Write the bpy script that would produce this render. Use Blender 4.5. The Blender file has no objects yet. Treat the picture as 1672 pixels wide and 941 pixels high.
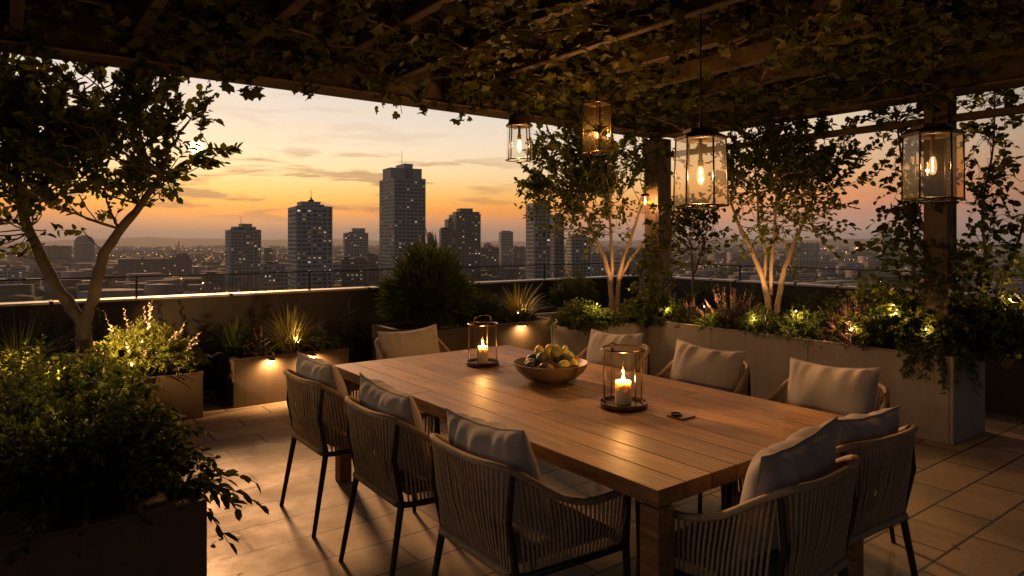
import bpy, math, random
import numpy as np
from mathutils import Vector, Matrix

random.seed(7)
rng = np.random.default_rng(11)
S = bpy.context.scene
COL = S.collection
R = math.radians
PI = math.pi

# ------------------------------------------------------------------ frame of reference
# x = along the short side of the table (to the right and away), y = along its long side (away, to the left)
F = 1100.0 / 1672.0
YAW = R(36.8)
CY, SY = math.cos(YAW), math.sin(YAW)
EYE = 1.57
CITY_Z = -60.0

def at_y(px, y):
    k = (px - 836) / 1100.0
    d = y / (CY - SY * k)
    return d * (SY + CY * k), y
def at_x(px, x):
    k = (px - 836) / 1100.0
    d = x / (SY + CY * k)
    return x, d * (CY - SY * k)
def far(px, d):
    k = (px - 836) / 1100.0
    return d * (SY + CY * k), d * (CY - SY * k)

# ------------------------------------------------------------------ objects, tags
def tag(o, label=None, cat=None, group=None, kind=None):
    if label: o['label'] = label
    if cat: o['category'] = cat
    if group: o['group'] = group
    if kind: o['kind'] = kind
    return o
def thing(name, label, cat, loc=(0, 0, 0), rz=0.0, group=None):
    o = bpy.data.objects.new(name, None)
    COL.objects.link(o)
    o.location = loc
    o.rotation_euler = (0, 0, rz)
    o.empty_display_size = 0.1
    return tag(o, label, cat, group)
def copy_tree(o, parent=None):
    c = o.copy()
    COL.objects.link(c)
    c.parent = parent
    for ch in list(o.children):
        copy_tree(ch, c)
    return c

class MB:
    """collects verts / faces, builds ONE mesh object"""
    def __init__(self):
        self.v = []; self.f = []; self.t = []; self.tint = 0.5
    def add(self, vs, fs):
        b = len(self.v)
        self.v.extend([tuple(p) for p in vs])
        self.t.extend([self.tint] * len(vs))
        self.f.extend([tuple(b + i for i in f) for f in fs])
        return self
    def box(self, c, s, rz=0.0, taper=1.0, bev=0.0):
        hx, hy, hz = s[0] / 2, s[1] / 2, s[2] / 2
        cr, sr = math.cos(rz), math.sin(rz)
        def P(x, y, z): return (c[0] + x * cr - y * sr, c[1] + x * sr + y * cr, c[2] + z)
        if bev <= 0:
            vs = []
            for z, k in ((-hz, 1.0), (hz, taper)):
                vs += [P(-hx * k, -hy * k, z), P(hx * k, -hy * k, z), P(hx * k, hy * k, z), P(-hx * k, hy * k, z)]
            return self.add(vs, [(3, 2, 1, 0), (4, 5, 6, 7), (0, 1, 5, 4), (1, 2, 6, 5), (2, 3, 7, 6), (3, 0, 4, 7)])
        b = min(bev, hx * .9, hy * .9, hz * .9)
        rings = [(-hz, b), (-hz + b, 0), (hz - b, 0), (hz, b)]
        vs, fs = [], []
        for z, i in rings:
            x, y = hx - i, hy - i
            q = b if i == 0 else 0.0
            if i == 0:
                vs += [P(-hx + b, -hy, z), P(hx - b, -hy, z), P(hx, -hy + b, z), P(hx, hy - b, z), P(hx - b, hy, z), P(-hx + b, hy, z), P(-hx, hy - b, z), P(-hx, -hy + b, z)]
            else:
                vs += [P(-x, -y, z), P(x, -y, z), P(x, -y, z), P(x, y, z), P(x, y, z), P(-x, y, z), P(-x, y, z), P(-x, -y, z)]
        for k in range(3):
            for j in range(8):
                a, d = k * 8 + j, k * 8 + (j + 1) % 8
                fs.append((a, d, d + 8, a + 8))
        fs.append(tuple(range(7, -1, -1))); fs.append(tuple(range(24, 32)))
        return self.add(vs, fs)
    def tube(self, pts, r, n=8, closed=False, caps=True):
        pts = [Vector(p) for p in pts]
        m = len(pts)
        rs = r if hasattr(r, '__len__') else [r] * m
        vs, fs = [], []
        up = Vector((0, 0, 1))
        prev = None
        for i, p in enumerate(pts):
            if closed: d = pts[(i + 1) % m] - pts[i - 1]
            else: d = pts[min(i + 1, m - 1)] - pts[max(i - 1, 0)]
            if d.length < 1e-9: d = Vector((0, 0, 1))
            d.normalize()
            if prev is None:
                a = up if abs(d.z) < .9 else Vector((1, 0, 0))
                u = (a - d * a.dot(d)).normalized()
            else:
                u = prev - d * prev.dot(d)
                u = u.normalized() if u.length > 1e-6 else d.orthogonal().normalized()
            prev = u
            w = d.cross(u)
            for j in range(n):
                a = 2 * PI * j / n
                vs.append(p + (u * math.cos(a) + w * math.sin(a)) * rs[i])
        for i in range(m if closed else m - 1):
            for j in range(n):
                a, b = i * n + j, i * n + (j + 1) % n
                c, d = ((i + 1) % m) * n + (j + 1) % n, ((i + 1) % m) * n + j
                fs.append((a, b, c, d))
        if caps and not closed:
            fs.append(tuple(range(n - 1, -1, -1))); fs.append(tuple(range((m - 1) * n, m * n)))
        return self.add(vs, fs)
    def lathe(self, prof, n=24, c=(0, 0, 0), rot=0.0, cap=True):
        vs, fs = [], []
        for r, z in prof:
            for j in range(n):
                a = 2 * PI * j / n + rot
                vs.append((c[0] + r * math.cos(a), c[1] + r * math.sin(a), c[2] + z))
        for i in range(len(prof) - 1):
            for j in range(n):
                a, b = i * n + j, i * n + (j + 1) % n
                fs.append((a, b, b + n, a + n))
        if cap and prof[0][0] > 1e-5: fs.append(tuple(range(n - 1, -1, -1)))
        if cap and prof[-1][0] > 1e-5: fs.append(tuple(range((len(prof) - 1) * n, len(prof) * n)))
        return self.add(vs, fs)
    def build(self, name, mat, parent=None, smooth=False, loc=None, rot=None):
        me = bpy.data.meshes.new(name)
        me.from_pydata(self.v, [], self.f)
        at = me.attributes.new('tint', 'FLOAT', 'POINT')
        at.data.foreach_set('value', np.array(self.t, dtype=np.float32))
        if smooth:
            me.polygons.foreach_set('use_smooth', np.ones(len(me.polygons), dtype=bool))
        me.materials.append(mat)
        me.update()
        o = bpy.data.objects.new(name, me)
        COL.objects.link(o)
        o.parent = parent
        if loc: o.location = loc
        if rot: o.rotation_euler = rot
        if smooth and smooth != 'all':
            try: me.set_sharp_from_angle(angle=R(40))
            except Exception: pass
        return o

def np_mesh(name, V, Fq, mat, parent=None, tint=None, smooth=False):
    """V (n,3), Fq (m,k) numpy -> one mesh object"""
    me = bpy.data.meshes.new(name)
    n, m, k = len(V), len(Fq), Fq.shape[1]
    me.vertices.add(n)
    me.vertices.foreach_set('co', np.ascontiguousarray(V, dtype=np.float32).ravel())
    me.loops.add(m * k)
    me.loops.foreach_set('vertex_index', np.ascontiguousarray(Fq, dtype=np.int32).ravel())
    me.polygons.add(m)
    me.polygons.foreach_set('loop_start', np.arange(0, m * k, k, dtype=np.int32))
    if smooth: me.polygons.foreach_set('use_smooth', np.ones(m, dtype=bool))
    if tint is not None:
        at = me.attributes.new('tint', 'FLOAT', 'POINT')
        at.data.foreach_set('value', np.ascontiguousarray(tint, dtype=np.float32))
    me.materials.append(mat)
    me.update(calc_edges=True)
    o = bpy.data.objects.new(name, me)
    COL.objects.link(o)
    o.parent = parent
    return o

# ------------------------------------------------------------------ materials
class NT:
    def __init__(self, tree): self.t = tree; self.n = tree.nodes; self.l = tree.links
    def node(self, typ, ins=None, **kw):
        n = self.n.new(typ)
        for k, v in kw.items(): setattr(n, k, v)
        for k, v in (ins or {}).items(): self.set(n, k, v)
        return n
    def set(self, n, k, v):
        s = n.inputs[k]
        if isinstance(v, bpy.types.NodeSocket): self.l.new(v, s)
        else: s.default_value = v
    def math(self, op, a, b=None, clamp=False):
        n = self.node('ShaderNodeMath', operation=op, use_clamp=clamp)
        self.set(n, 0, a)
        if b is not None: self.set(n, 1, b)
        return n.outputs[0]
    def mix(self, fac, a, b, blend='MIX'):
        n = self.node('ShaderNodeMix', data_type='RGBA', blend_type=blend)
        self.set(n, 0, fac)
        for i, v in ((6, a), (7, b)):
            if not isinstance(v, bpy.types.NodeSocket) and len(v) == 3: v = (*v, 1)
            self.set(n, i, v)
        return n.outputs[2]
    def ramp(self, fac, stops, interp='LINEAR'):
        n = self.node('ShaderNodeValToRGB')
        e = n.color_ramp.elements
        n.color_ramp.interpolation = interp
        while len(e) > 1: e.remove(e[-1])
        for i, (p, c) in enumerate(stops):
            el = e[0] if i == 0 else e.new(p)
            el.position = p
            el.color = (*c, 1) if hasattr(c, '__len__') else (c, c, c, 1)
        self.set(n, 'Fac', fac)
        return n.outputs['Color']
    def noise(self, vec, scale, detail=3, rough=.5):
        n = self.node('ShaderNodeTexNoise', {'Vector': vec, 'Scale': scale, 'Detail': detail, 'Roughness': rough})
        return n.outputs['Fac']

MATS = {}
def new_mat(name):
    m = bpy.data.materials.new(name)
    m.use_nodes = True
    nt = NT(m.node_tree)
    for n in list(nt.n): nt.n.remove(n)
    out = nt.node('ShaderNodeOutputMaterial')
    return m, nt, out
def pmat(name, col, rough=.6, metal=0.0, var=.25, scale=6.0, bump=0.0, bscale=60.0, spec=.5, stretch=(1, 1, 1), tint=0.0, rvar=0.1, sheen=0.0):
    """principled with noise variation of colour / roughness, optional fine bump and a per-piece tint"""
    if name in MATS: return MATS[name]
    m, nt, out = new_mat(name)
    tc = nt.node('ShaderNodeTexCoord').outputs['Object']
    mp = nt.node('ShaderNodeMapping', {'Vector': tc, 'Scale': stretch}).outputs[0]
    nz = nt.noise(mp, scale, 5, .6)
    k = nt.ramp(nz, [(.25, 1 - var), (.75, 1 + var)])
    c = nt.mix(1.0, col, k, 'MULTIPLY')
    if tint:
        a = nt.node('ShaderNodeAttribute', attribute_name='tint').outputs['Fac']
        c = nt.mix(1.0, c, nt.ramp(a, [(0, 1 - tint), (1, 1 + tint)]), 'MULTIPLY')
    b = nt.node('ShaderNodeBsdfPrincipled', {'Base Color': c, 'Metallic': metal, 'Specular IOR Level': spec})
    if sheen: b.inputs['Sheen Weight'].default_value = sheen
    nt.set(b, 'Roughness', nt.math('ADD', nt.math('MULTIPLY', nz, rvar), rough - rvar / 2))
    if bump:
        h = nt.noise(mp, bscale, 4, .6)
        nt.set(b, 'Normal', nt.node('ShaderNodeBump', {'Strength': bump, 'Distance': .01, 'Height': h}).outputs[0])
    nt.l.new(b.outputs[0], out.inputs[0])
    MATS[name] = m
    return m
def weathered(name, col, rough, streak=.35):
    m, nt, out = new_mat(name)
    tc = nt.node('ShaderNodeTexCoord').outputs['Object']
    n1 = nt.noise(tc, 1.7, 6, .65)
    mp = nt.node('ShaderNodeMapping', {'Vector': tc, 'Scale': (9, 9, .55)}).outputs[0]
    n2 = nt.noise(mp, 2.2, 5, .65)
    n3 = nt.noise(tc, 28, 5, .7)
    c = nt.mix(1.0, col, nt.ramp(n1, [(.3, .78), (.7, 1.18)]), 'MULTIPLY')
    c = nt.mix(streak, c, nt.ramp(n2, [(.35, .45), (.62, 1.12)]), 'MULTIPLY')
    c = nt.mix(.5, c, nt.ramp(n3, [(.62, 1.0), (.78, .6)]), 'MULTIPLY')
    b = nt.node('ShaderNodeBsdfPrincipled', {'Base Color': c, 'Specular IOR Level': .35})
    nt.set(b, 'Roughness', nt.math('ADD', nt.math('MULTIPLY', n2, .25), rough - .12))
    nt.set(b, 'Normal', nt.node('ShaderNodeBump', {'Strength': .12, 'Distance': .01, 'Height': nt.math('ADD', n3, n1)}).outputs[0])
    nt.l.new(b.outputs[0], out.inputs[0])
    MATS[name] = m
def leaf_mat(name, c0, c1, trans=.35, rough=.45, spec=.35):
    m, nt, out = new_mat(name)
    a = nt.node('ShaderNodeAttribute', attribute_name='tint').outputs['Fac']
    c = nt.ramp(a, [(0, c0), (1, c1)])
    p = nt.node('ShaderNodeBsdfPrincipled', {'Base Color': c, 'Roughness': rough, 'Specular IOR Level': spec})
    ct = nt.mix(1.0, c, (1.5, 1.35, .55), 'MULTIPLY')
    t = nt.node('ShaderNodeBsdfTranslucent', {'Color': ct})
    mx = nt.node('ShaderNodeMixShader', {0: trans, 1: p.outputs[0], 2: t.outputs[0]})
    nt.l.new(mx.outputs[0], out.inputs[0])
    MATS[name] = m
    return m
def glass_mat(name, col, gloss=1.0, rough=.02, dirt=0.0, body=0.0):
    """thin glass: tinted transparent + fresnel reflection (+ faint dirt)"""
    m, nt, out = new_mat(name)
    tr = nt.node('ShaderNodeBsdfTransparent', {'Color': (*col, 1)})
    gl = nt.node('ShaderNodeBsdfGlossy', {'Color': (1, 1, 1, 1), 'Roughness': rough})
    fc = nt.node('ShaderNodeLayerWeight', {'Blend': .5}).outputs['Facing']
    fr = nt.math('ADD', nt.math('MULTIPLY', nt.math('POWER', fc, 5.0), .85), .05)
    mx = nt.node('ShaderNodeMixShader', {0: nt.math('MULTIPLY', fr, gloss, True), 1: tr.outputs[0], 2: gl.outputs[0]})
    res = mx.outputs[0]
    if dirt or body:
        tc = nt.node('ShaderNodeTexCoord').outputs['Object']
        nz = nt.noise(tc, 45, 6, .7)
        f = nt.math('ADD', nt.math('MULTIPLY', nt.ramp(nz, [(.5, 0.0), (.75, 1.0)]), dirt), body)
        df = nt.node('ShaderNodeBsdfTranslucent', {'Color': (*[min(1, x * .9) for x in col], 1)})
        res = nt.node('ShaderNodeMixShader', {0: f, 1: res, 2: df.outputs[0]}).outputs[0]
    nt.l.new(res, out.inputs[0])
    MATS[name] = m
    return m
def glow_mat(name, col, strength, see_through=True, sample='NONE'):
    m, nt, out = new_mat(name)
    e = nt.node('ShaderNodeEmission', {'Color': (*col, 1), 'Strength': strength})
    res = e.outputs[0]
    if see_through:
        t = nt.node('ShaderNodeBsdfTransparent', {'Color': (1, 1, 1, 1)})
        res = nt.node('ShaderNodeAddShader', {0: res, 1: t.outputs[0]}).outputs[0]
    nt.l.new(res, out.inputs[0])
    try: m.cycles.emission_sampling = sample
    except Exception: pass
    MATS[name] = m
    return m

M = MATS
pmat('bronze', (.035, .03, .027), .42, .6, .3, 20)
pmat('black_metal', (.02, .018, .016), .45, .7, .3, 20)
pmat('brass_dark', (.10, .066, .038), .32, .9, .3, 15)
pmat('rope', (.32, .23, .145), .75, 0, .3, 30, .3, 300)
pmat('seat_pad', (.17, .15, .13), .9, 0, .2, 12, .4, 400)
pmat('cushion', (.345, .305, .27), .92, 0, .08, 8, .35, 500, spec=.2, sheen=.15)
pmat('cushion_edge', (.33, .28, .235), .9, 0, .1, 8, spec=.2)
pmat('timber_dark', (.045, .028, .018), .62, 0, .45, 5, .35, 40, stretch=(1, 1, 1))
pmat('post_timber', (.10, .068, .047), .65, 0, .4, 6, .35, 30, stretch=(4, 4, .6))
pmat('soil', (.03, .022, .015), .95, 0, .4, 20, .6, 60)
pmat('parapet', (.022, .017, .014), .6, .1, .25, 2)
pmat('coping', (.40, .37, .34), .42, .7, .2, 3)
pmat('bark', (.17, .115, .075), .8, 0, .45, 14, .5, 60, stretch=(1, 1, .35))
pmat('bark_dark', (.09, .065, .045), .8, 0, .4, 14, .4, 60, stretch=(1, 1, .35))
pmat('stem', (.07, .06, .03), .7, 0, .3, 20)
pmat('vine_wood', (.12, .075, .045), .75, 0, .35, 20)
pmat('bowl', (.13, .085, .05), .5, 0, .25, 7, .1, 80)
pmat('wax', (.90, .80, .58), .5, 0, .05, 8)
_b = [n for n in M['wax'].node_tree.nodes if n.type == 'BSDF_PRINCIPLED'][0]
_b.inputs['Subsurface Weight'].default_value = .5; _b.inputs['Subsurface Radius'].default_value = (1, .95, .85); _b.inputs['Subsurface Scale'].default_value = .02
pmat('wick', (.02, .015, .01), .9)
pmat('fruit_lemon', (.60, .44, .06), .45, 0, .15, 9, .15, 120)
pmat('fruit_pear', (.46, .38, .06), .45, 0, .2, 14, .08, 120)
pmat('fruit_fig', (.05, .035, .03), .5, 0, .4, 12)
pmat('fruit_avocado', (.05, .06, .02), .55, 0, .35, 25, .2, 90)
pmat('fruit_apricot', (.40, .19, .05), .5, 0, .25, 8)
pmat('flower_pale', (.62, .48, .42), .7, 0, .1, 8)
pmat('flower_pink', (.30, .15, .15), .7, 0, .25, 12)
pmat('coaster', (.17, .10, .05), .4, 0, .3, 12)
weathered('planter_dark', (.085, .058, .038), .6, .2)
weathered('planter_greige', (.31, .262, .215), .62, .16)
leaf_mat('leaf_tree', (.034, .044, .011), (.085, .10, .022), .60, .5, .25)
leaf_mat('leaf_vine', (.026, .036, .008), (.090, .096, .020), .35, .55, .25)
leaf_mat('leaf_dark', (.026, .040, .012), (.066, .088, .025), .33, .65, .15)
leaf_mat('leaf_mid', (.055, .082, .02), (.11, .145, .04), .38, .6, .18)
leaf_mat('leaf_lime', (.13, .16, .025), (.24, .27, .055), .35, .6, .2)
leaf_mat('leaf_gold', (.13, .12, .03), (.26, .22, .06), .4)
leaf_mat('leaf_heather', (.045, .045, .025), (.10, .075, .05), .3)
leaf_mat('linen_amber', (.22, .15, .07), (.22, .15, .07), .22, .8, .1)
glass_mat('glass_clear', (.95, .93, .90), .9, .01)
glass_mat('glass_rail', (.93, .94, .94), .55, .005)
glass_mat('glass_smoke', (.93, .88, .80), .9, .01)
glass_mat('glass_seeded', (.93, .90, .84), .7, .03, .0, .004)
glass_mat('glass_amber', (.93, .82, .62), .8, .03, .004, .003)
glow_mat('filament', (1, .60, .20), 18)
glow_mat('bulb_glow', (1, .55, .20), .5)
glow_mat('flame', (1, .55, .14), 14)
glow_mat('fairy_glow', (1, .62, .22), 6, True)
glow_mat('led', (1, .66, .3), 12, False)
glow_mat('street_glow', (1, .55, .22), 3.2, False)
def make_window_glow():
    m, nt, out = new_mat('window_glow')
    a = nt.node('ShaderNodeAttribute', attribute_name='tint').outputs['Fac']
    e = nt.node('ShaderNodeEmission', {'Color': nt.ramp(a, [(0, (1, .52, .20)), (.6, (1, .68, .36)), (1, (1, .85, .62))]), 'Strength': nt.ramp(a, [(0, .12), (.5, .32), (1, .8)])})
    nt.l.new(e.outputs[0], out.inputs[0])
    m.cycles.emission_sampling = 'NONE'
    M['window_glow'] = m
make_window_glow()

# --- wood planks of the table
def make_wood():
    m, nt, out = new_mat('teak')
    tc = nt.node('ShaderNodeTexCoord').outputs['Object']
    a = nt.node('ShaderNodeAttribute', attribute_name='tint').outputs['Fac']
    off = nt.node('ShaderNodeCombineXYZ', {0: nt.math('MULTIPLY', a, 37.0), 1: nt.math('MULTIPLY', a, 91.0), 2: 0.0}).outputs[0]
    v = nt.node('ShaderNodeVectorMath', operation='ADD')
    nt.set(v, 0, tc); nt.set(v, 1, off)
    mp = nt.node('ShaderNodeMapping', {'Vector': v.outputs[0], 'Scale': (9, .7, 9)}).outputs[0]
    g1 = nt.noise(mp, 5.0, 6, .65)
    mp2 = nt.node('ShaderNodeMapping', {'Vector': v.outputs[0], 'Scale': (60, 1.6, 60)}).outputs[0]
    g2 = nt.noise(mp2, 3.0, 4, .6)
    c = nt.ramp(g1, [(.25, (.15, .072, .023)), (.5, (.31, .163, .058)), (.75, (.45, .255, .105))])
    c = nt.mix(.55, c, nt.ramp(g2, [(.3, .55), (.7, 1.2)]), 'MULTIPLY')
    c = nt.mix(1.0, c, nt.ramp(a, [(0, .66), (1, 1.22)]), 'MULTIPLY')
    kn = nt.node('ShaderNodeMapping', {'Vector': v.outputs[0], 'Scale': (5, 1.6, 5)}).outputs[0]
    c = nt.mix(.8, c, nt.ramp(nt.noise(kn, 2.6, 3, .5), [(.62, 1.0), (.74, .55)]), 'MULTIPLY')
    c = nt.mix(.7, c, nt.ramp(nt.noise(tc, 2.0, 6, .7), [(.3, .72), (.65, 1.12)]), 'MULTIPLY')
    b = nt.node('ShaderNodeBsdfPrincipled', {'Base Color': c, 'Specular IOR Level': .34})
    nt.set(b, 'Roughness', nt.math('ADD', nt.math('MULTIPLY', g1, .26), .36))
    nt.set(b, 'Normal', nt.node('ShaderNodeBump', {'Strength': .18, 'Distance': .004, 'Height': nt.math('ADD', g2, g1)}).outputs[0])
    nt.l.new(b.outputs[0], out.inputs[0])
    M['teak'] = m
make_wood()
# --- terrace paving
def make_paving():
    m, nt, out = new_mat('paving')
    tc = nt.node('ShaderNodeTexCoord').outputs['Object']
    mp = nt.node('ShaderNodeMapping', {'Vector': tc, 'Location': (-1.30, -3.5 + 3.6, 0)}).outputs[0]
    br = nt.node('ShaderNodeTexBrick', {'Vector': mp, 'Color1': (.35, .252, .165, 1), 'Color2': (.245, .175, .115, 1), 'Mortar': (.045, .035, .027, 1),
                 'Scale': 1.0, 'Mortar Size': .0075, 'Mortar Smooth': .15, 'Bias': 0.0, 'Brick Width': .62, 'Row Height': .30}, offset=.5, offset_frequency=2, squash=1.0)
    n1 = nt.noise(tc, 2.2, 6, .65)
    n2 = nt.noise(tc, 22, 5, .6)
    n3 = nt.noise(tc, 150, 3, .6)
    c = nt.mix(.75, br.outputs['Color'], nt.ramp(n1, [(.3, .62), (.7, 1.25)]), 'MULTIPLY')
    c = nt.mix(.5, c, nt.ramp(n2, [(.3, .75), (.7, 1.2)]), 'MULTIPLY')
    st = nt.ramp(nt.noise(tc, 5.5, 8, .75), [(.60, 1.0), (.70, .5)])
    c = nt.mix(.8, c, st, 'MULTIPLY')
    b = nt.node('ShaderNodeBsdfPrincipled', {'Base Color': c, 'Specular IOR Level': .4})
    nt.set(b, 'Roughness', nt.ramp(n1, [(.3, .46), (.7, .7)]))
    h = nt.math('ADD', nt.math('MULTIPLY', br.outputs['Fac'], -1.0), nt.math('ADD', nt.math('MULTIPLY', n2, .25), nt.math('MULTIPLY', n3, .12)))
    nt.set(b, 'Normal', nt.node('ShaderNodeBump', {'Strength': .35, 'Distance': .006, 'Height': h}).outputs[0])
    nt.l.new(b.outputs[0], out.inputs[0])
    M['paving'] = m
make_paving()
# --- far city plain: dark mottled roofs and trees
def make_plain():
    m, nt, out = new_mat('plain')
    tc = nt.node('ShaderNodeTexCoord').outputs['Object']
    n1 = nt.noise(tc, .0035, 6, .7)
    vo = nt.node('ShaderNodeTexVoronoi', {'Vector': tc, 'Scale': .02}).outputs['Color']
    c = nt.ramp(n1, [(.35, (.020, .026, .022)), (.5, (.042, .046, .05)), (.65, (.08, .084, .09))])
    c = nt.mix(.6, c, vo, 'MULTIPLY')
    b = nt.node('ShaderNodeBsdfPrincipled', {'Base Color': c, 'Roughness': .9, 'Specular IOR Level': .1})
    nt.l.new(b.outputs[0], out.inputs[0])
    M['plain'] = m
    m, nt, out = new_mat('water')
    tc = nt.node('ShaderNodeTexCoord').outputs['Object']
    b = nt.node('ShaderNodeBsdfPrincipled', {'Base Color': (.02, .025, .03, 1), 'Roughness': .08})
    nt.set(b, 'Normal', nt.node('ShaderNodeBump', {'Strength': .05, 'Distance': .3, 'Height': nt.noise(tc, .3, 3)}).outputs[0])
    nt.l.new(b.outputs[0], out.inputs[0])
    M['water'] = m
make_plain()
for nm, c in (('concrete_grey', (.34, .355, .375)), ('concrete_pale', (.40, .415, .435)), ('concrete_dark', (.14, .152, .168)), ('concrete_warm', (.22, .185, .15))):
    pmat(nm, c, .8, 0, .12, .05)
pmat('tower_glass', (.016, .019, .024), .3, 0, .3, .08)
pmat('roof_tar', (.055, .058, .064), .9, 0, .3, .1)
pmat('pale_roof', (.26, .26, .26), .7, 0, .1, .1)
pmat('hill', (.035, .042, .05), .95, 0, .4, .01)
pmat('woods', (.020, .028, .016), .95, 0, .5, .06)

# ------------------------------------------------------------------ foliage builders
def unit(a):
    return a / np.maximum(np.linalg.norm(a, axis=1, keepdims=True), 1e-9)
def perp(d, g=None):
    g = g or rng
    r = g.normal(size=d.shape)
    return unit(r - d * np.sum(r * d, axis=1, keepdims=True))
def leaves(P, D, Nn, L, Wd, fold=.22, shape='ovate', curl=.15):
    """arrays of folded leaves -> V, F(quads), tint"""
    n = len(P)
    D = unit(D); Nn = unit(Nn - D * np.sum(Nn * D, axis=1, keepdims=True))
    X = np.cross(D, Nn)
    L = L[:, None]; Wd = Wd[:, None]
    if shape == 'ovate': a, wa, b, wb = .28, .50, .70, .47
    elif shape == 'narrow': a, wa, b, wb = .35, .5, .7, .38
    else: a, wa, b, wb = .22, .50, .62, .50
    base = P
    tip = P + D * L - Nn * L * curl
    l1 = P + D * L * a - X * Wd * wa + Nn * Wd * fold
    r1 = P + D * L * a + X * Wd * wa + Nn * Wd * fold
    l2 = P + D * L * b - X * Wd * wb + Nn * Wd * fold * .7 - Nn * L * curl * .4
    r2 = P + D * L * b + X * Wd * wb + Nn * Wd * fold * .7 - Nn * L * curl * .4
    if shape == 'lobed':
        # ivy / grape leaf: five lobes, 11 outline points round the base, as fans of quads about the midrib
        m1 = P + D * L * .45 - Nn * L * curl * .2
        def q(s, t, h): return P + D * L * t + X * Wd * s + Nn * (Wd * fold * h) - Nn * L * curl * t
        pts = [base, tip, m1,
               q(-.30, -.12, .5), q(-.62, .18, 1), q(-.40, .42, .6), q(-.52, .68, .9), q(-.20, .74, .3),
               q(.30, -.12, .5), q(.62, .18, 1), q(.40, .42, .6), q(.52, .68, .9), q(.20, .74, .3)]
        V = np.stack(pts, 1).reshape(-1, 3)
        k = 13
        fq = np.array([[0, 2, 4, 3], [2, 5, 4, 4], [2, 7, 6, 5], [2, 1, 7, 7], [0, 8, 9, 2], [2, 9, 10, 10], [2, 10, 11, 12], [2, 12, 1, 1]])
        quads = fq[[0, 2, 4, 6]]
        tris = fq[[1, 3, 5, 7]][:, :3]
        # make all quads: split triangles by repeating is degenerate, so return tris everywhere
        T = np.concatenate([quads[:, [0, 1, 2]], quads[:, [0, 2, 3]], tris])
        Fq = (np.arange(n)[:, None, None] * k + T[None]).reshape(-1, 3)
    else:
        V = np.stack([base, l1, l2, tip, r2, r1], 1).reshape(-1, 3)
        k = 6
        fq = np.array([[0, 3, 2, 1], [0, 5, 4, 3]])
        Fq = (np.arange(n)[:, None, None] * k + fq[None]).reshape(-1, 4)
    t = np.repeat(rng.random(n), k)
    return V, Fq, t

class Leafs:
    def __init__(self): self.P = []; self.D = []; self.N = []; self.L = []; self.W = []
    def add(self, P, D, N, L, W):
        self.P.append(P); self.D.append(D); self.N.append(N); self.L.append(L); self.W.append(W)
    def build(self, name, mat, parent, shape='ovate', fold=.22, curl=.15, keep=None):
        P, D, N = (np.concatenate(a) for a in (self.P, self.D, self.N))
        L, W = np.concatenate(self.L), np.concatenate(self.W)
        if keep is not None:
            k = keep(P)
            P, D, N, L, W = P[k], D[k], N[k], L[k], W[k]
        V, Fq, t = leaves(P, D, N, L, W, fold, shape, curl)
        return np_mesh(name, V, Fq, mat, parent, t)

def spray(lf, p, d, length, n, leafL, leafW, spread=.9, droop=.25):
    """a twig with alternate leaves; returns the twig's points"""
    d = np.array(d, float); d /= np.linalg.norm(d)
    side = perp(d[None])[0]
    t = (np.arange(n) + rng.random(n) * .6 + .4) / n
    curve = np.array([0, 0, -droop]) * length
    P = p + d * (t * length)[:, None] + curve * (t ** 2)[:, None]
    sg = np.where(np.arange(n) % 2 == 0, 1.0, -1.0)[:, None]
    D = d + side * sg * spread + rng.normal(size=(n, 3)) * .35
    N = np.tile(np.array([0, 0, 1.0]), (n, 1)) + rng.normal(size=(n, 3)) * .55
    sc = rng.uniform(.65, 1.15, n)
    lf.add(P, D, N, leafL * sc, leafW * sc)
    return [p, p + d * length * .5 + curve * .25, p + d * length + curve]

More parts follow.
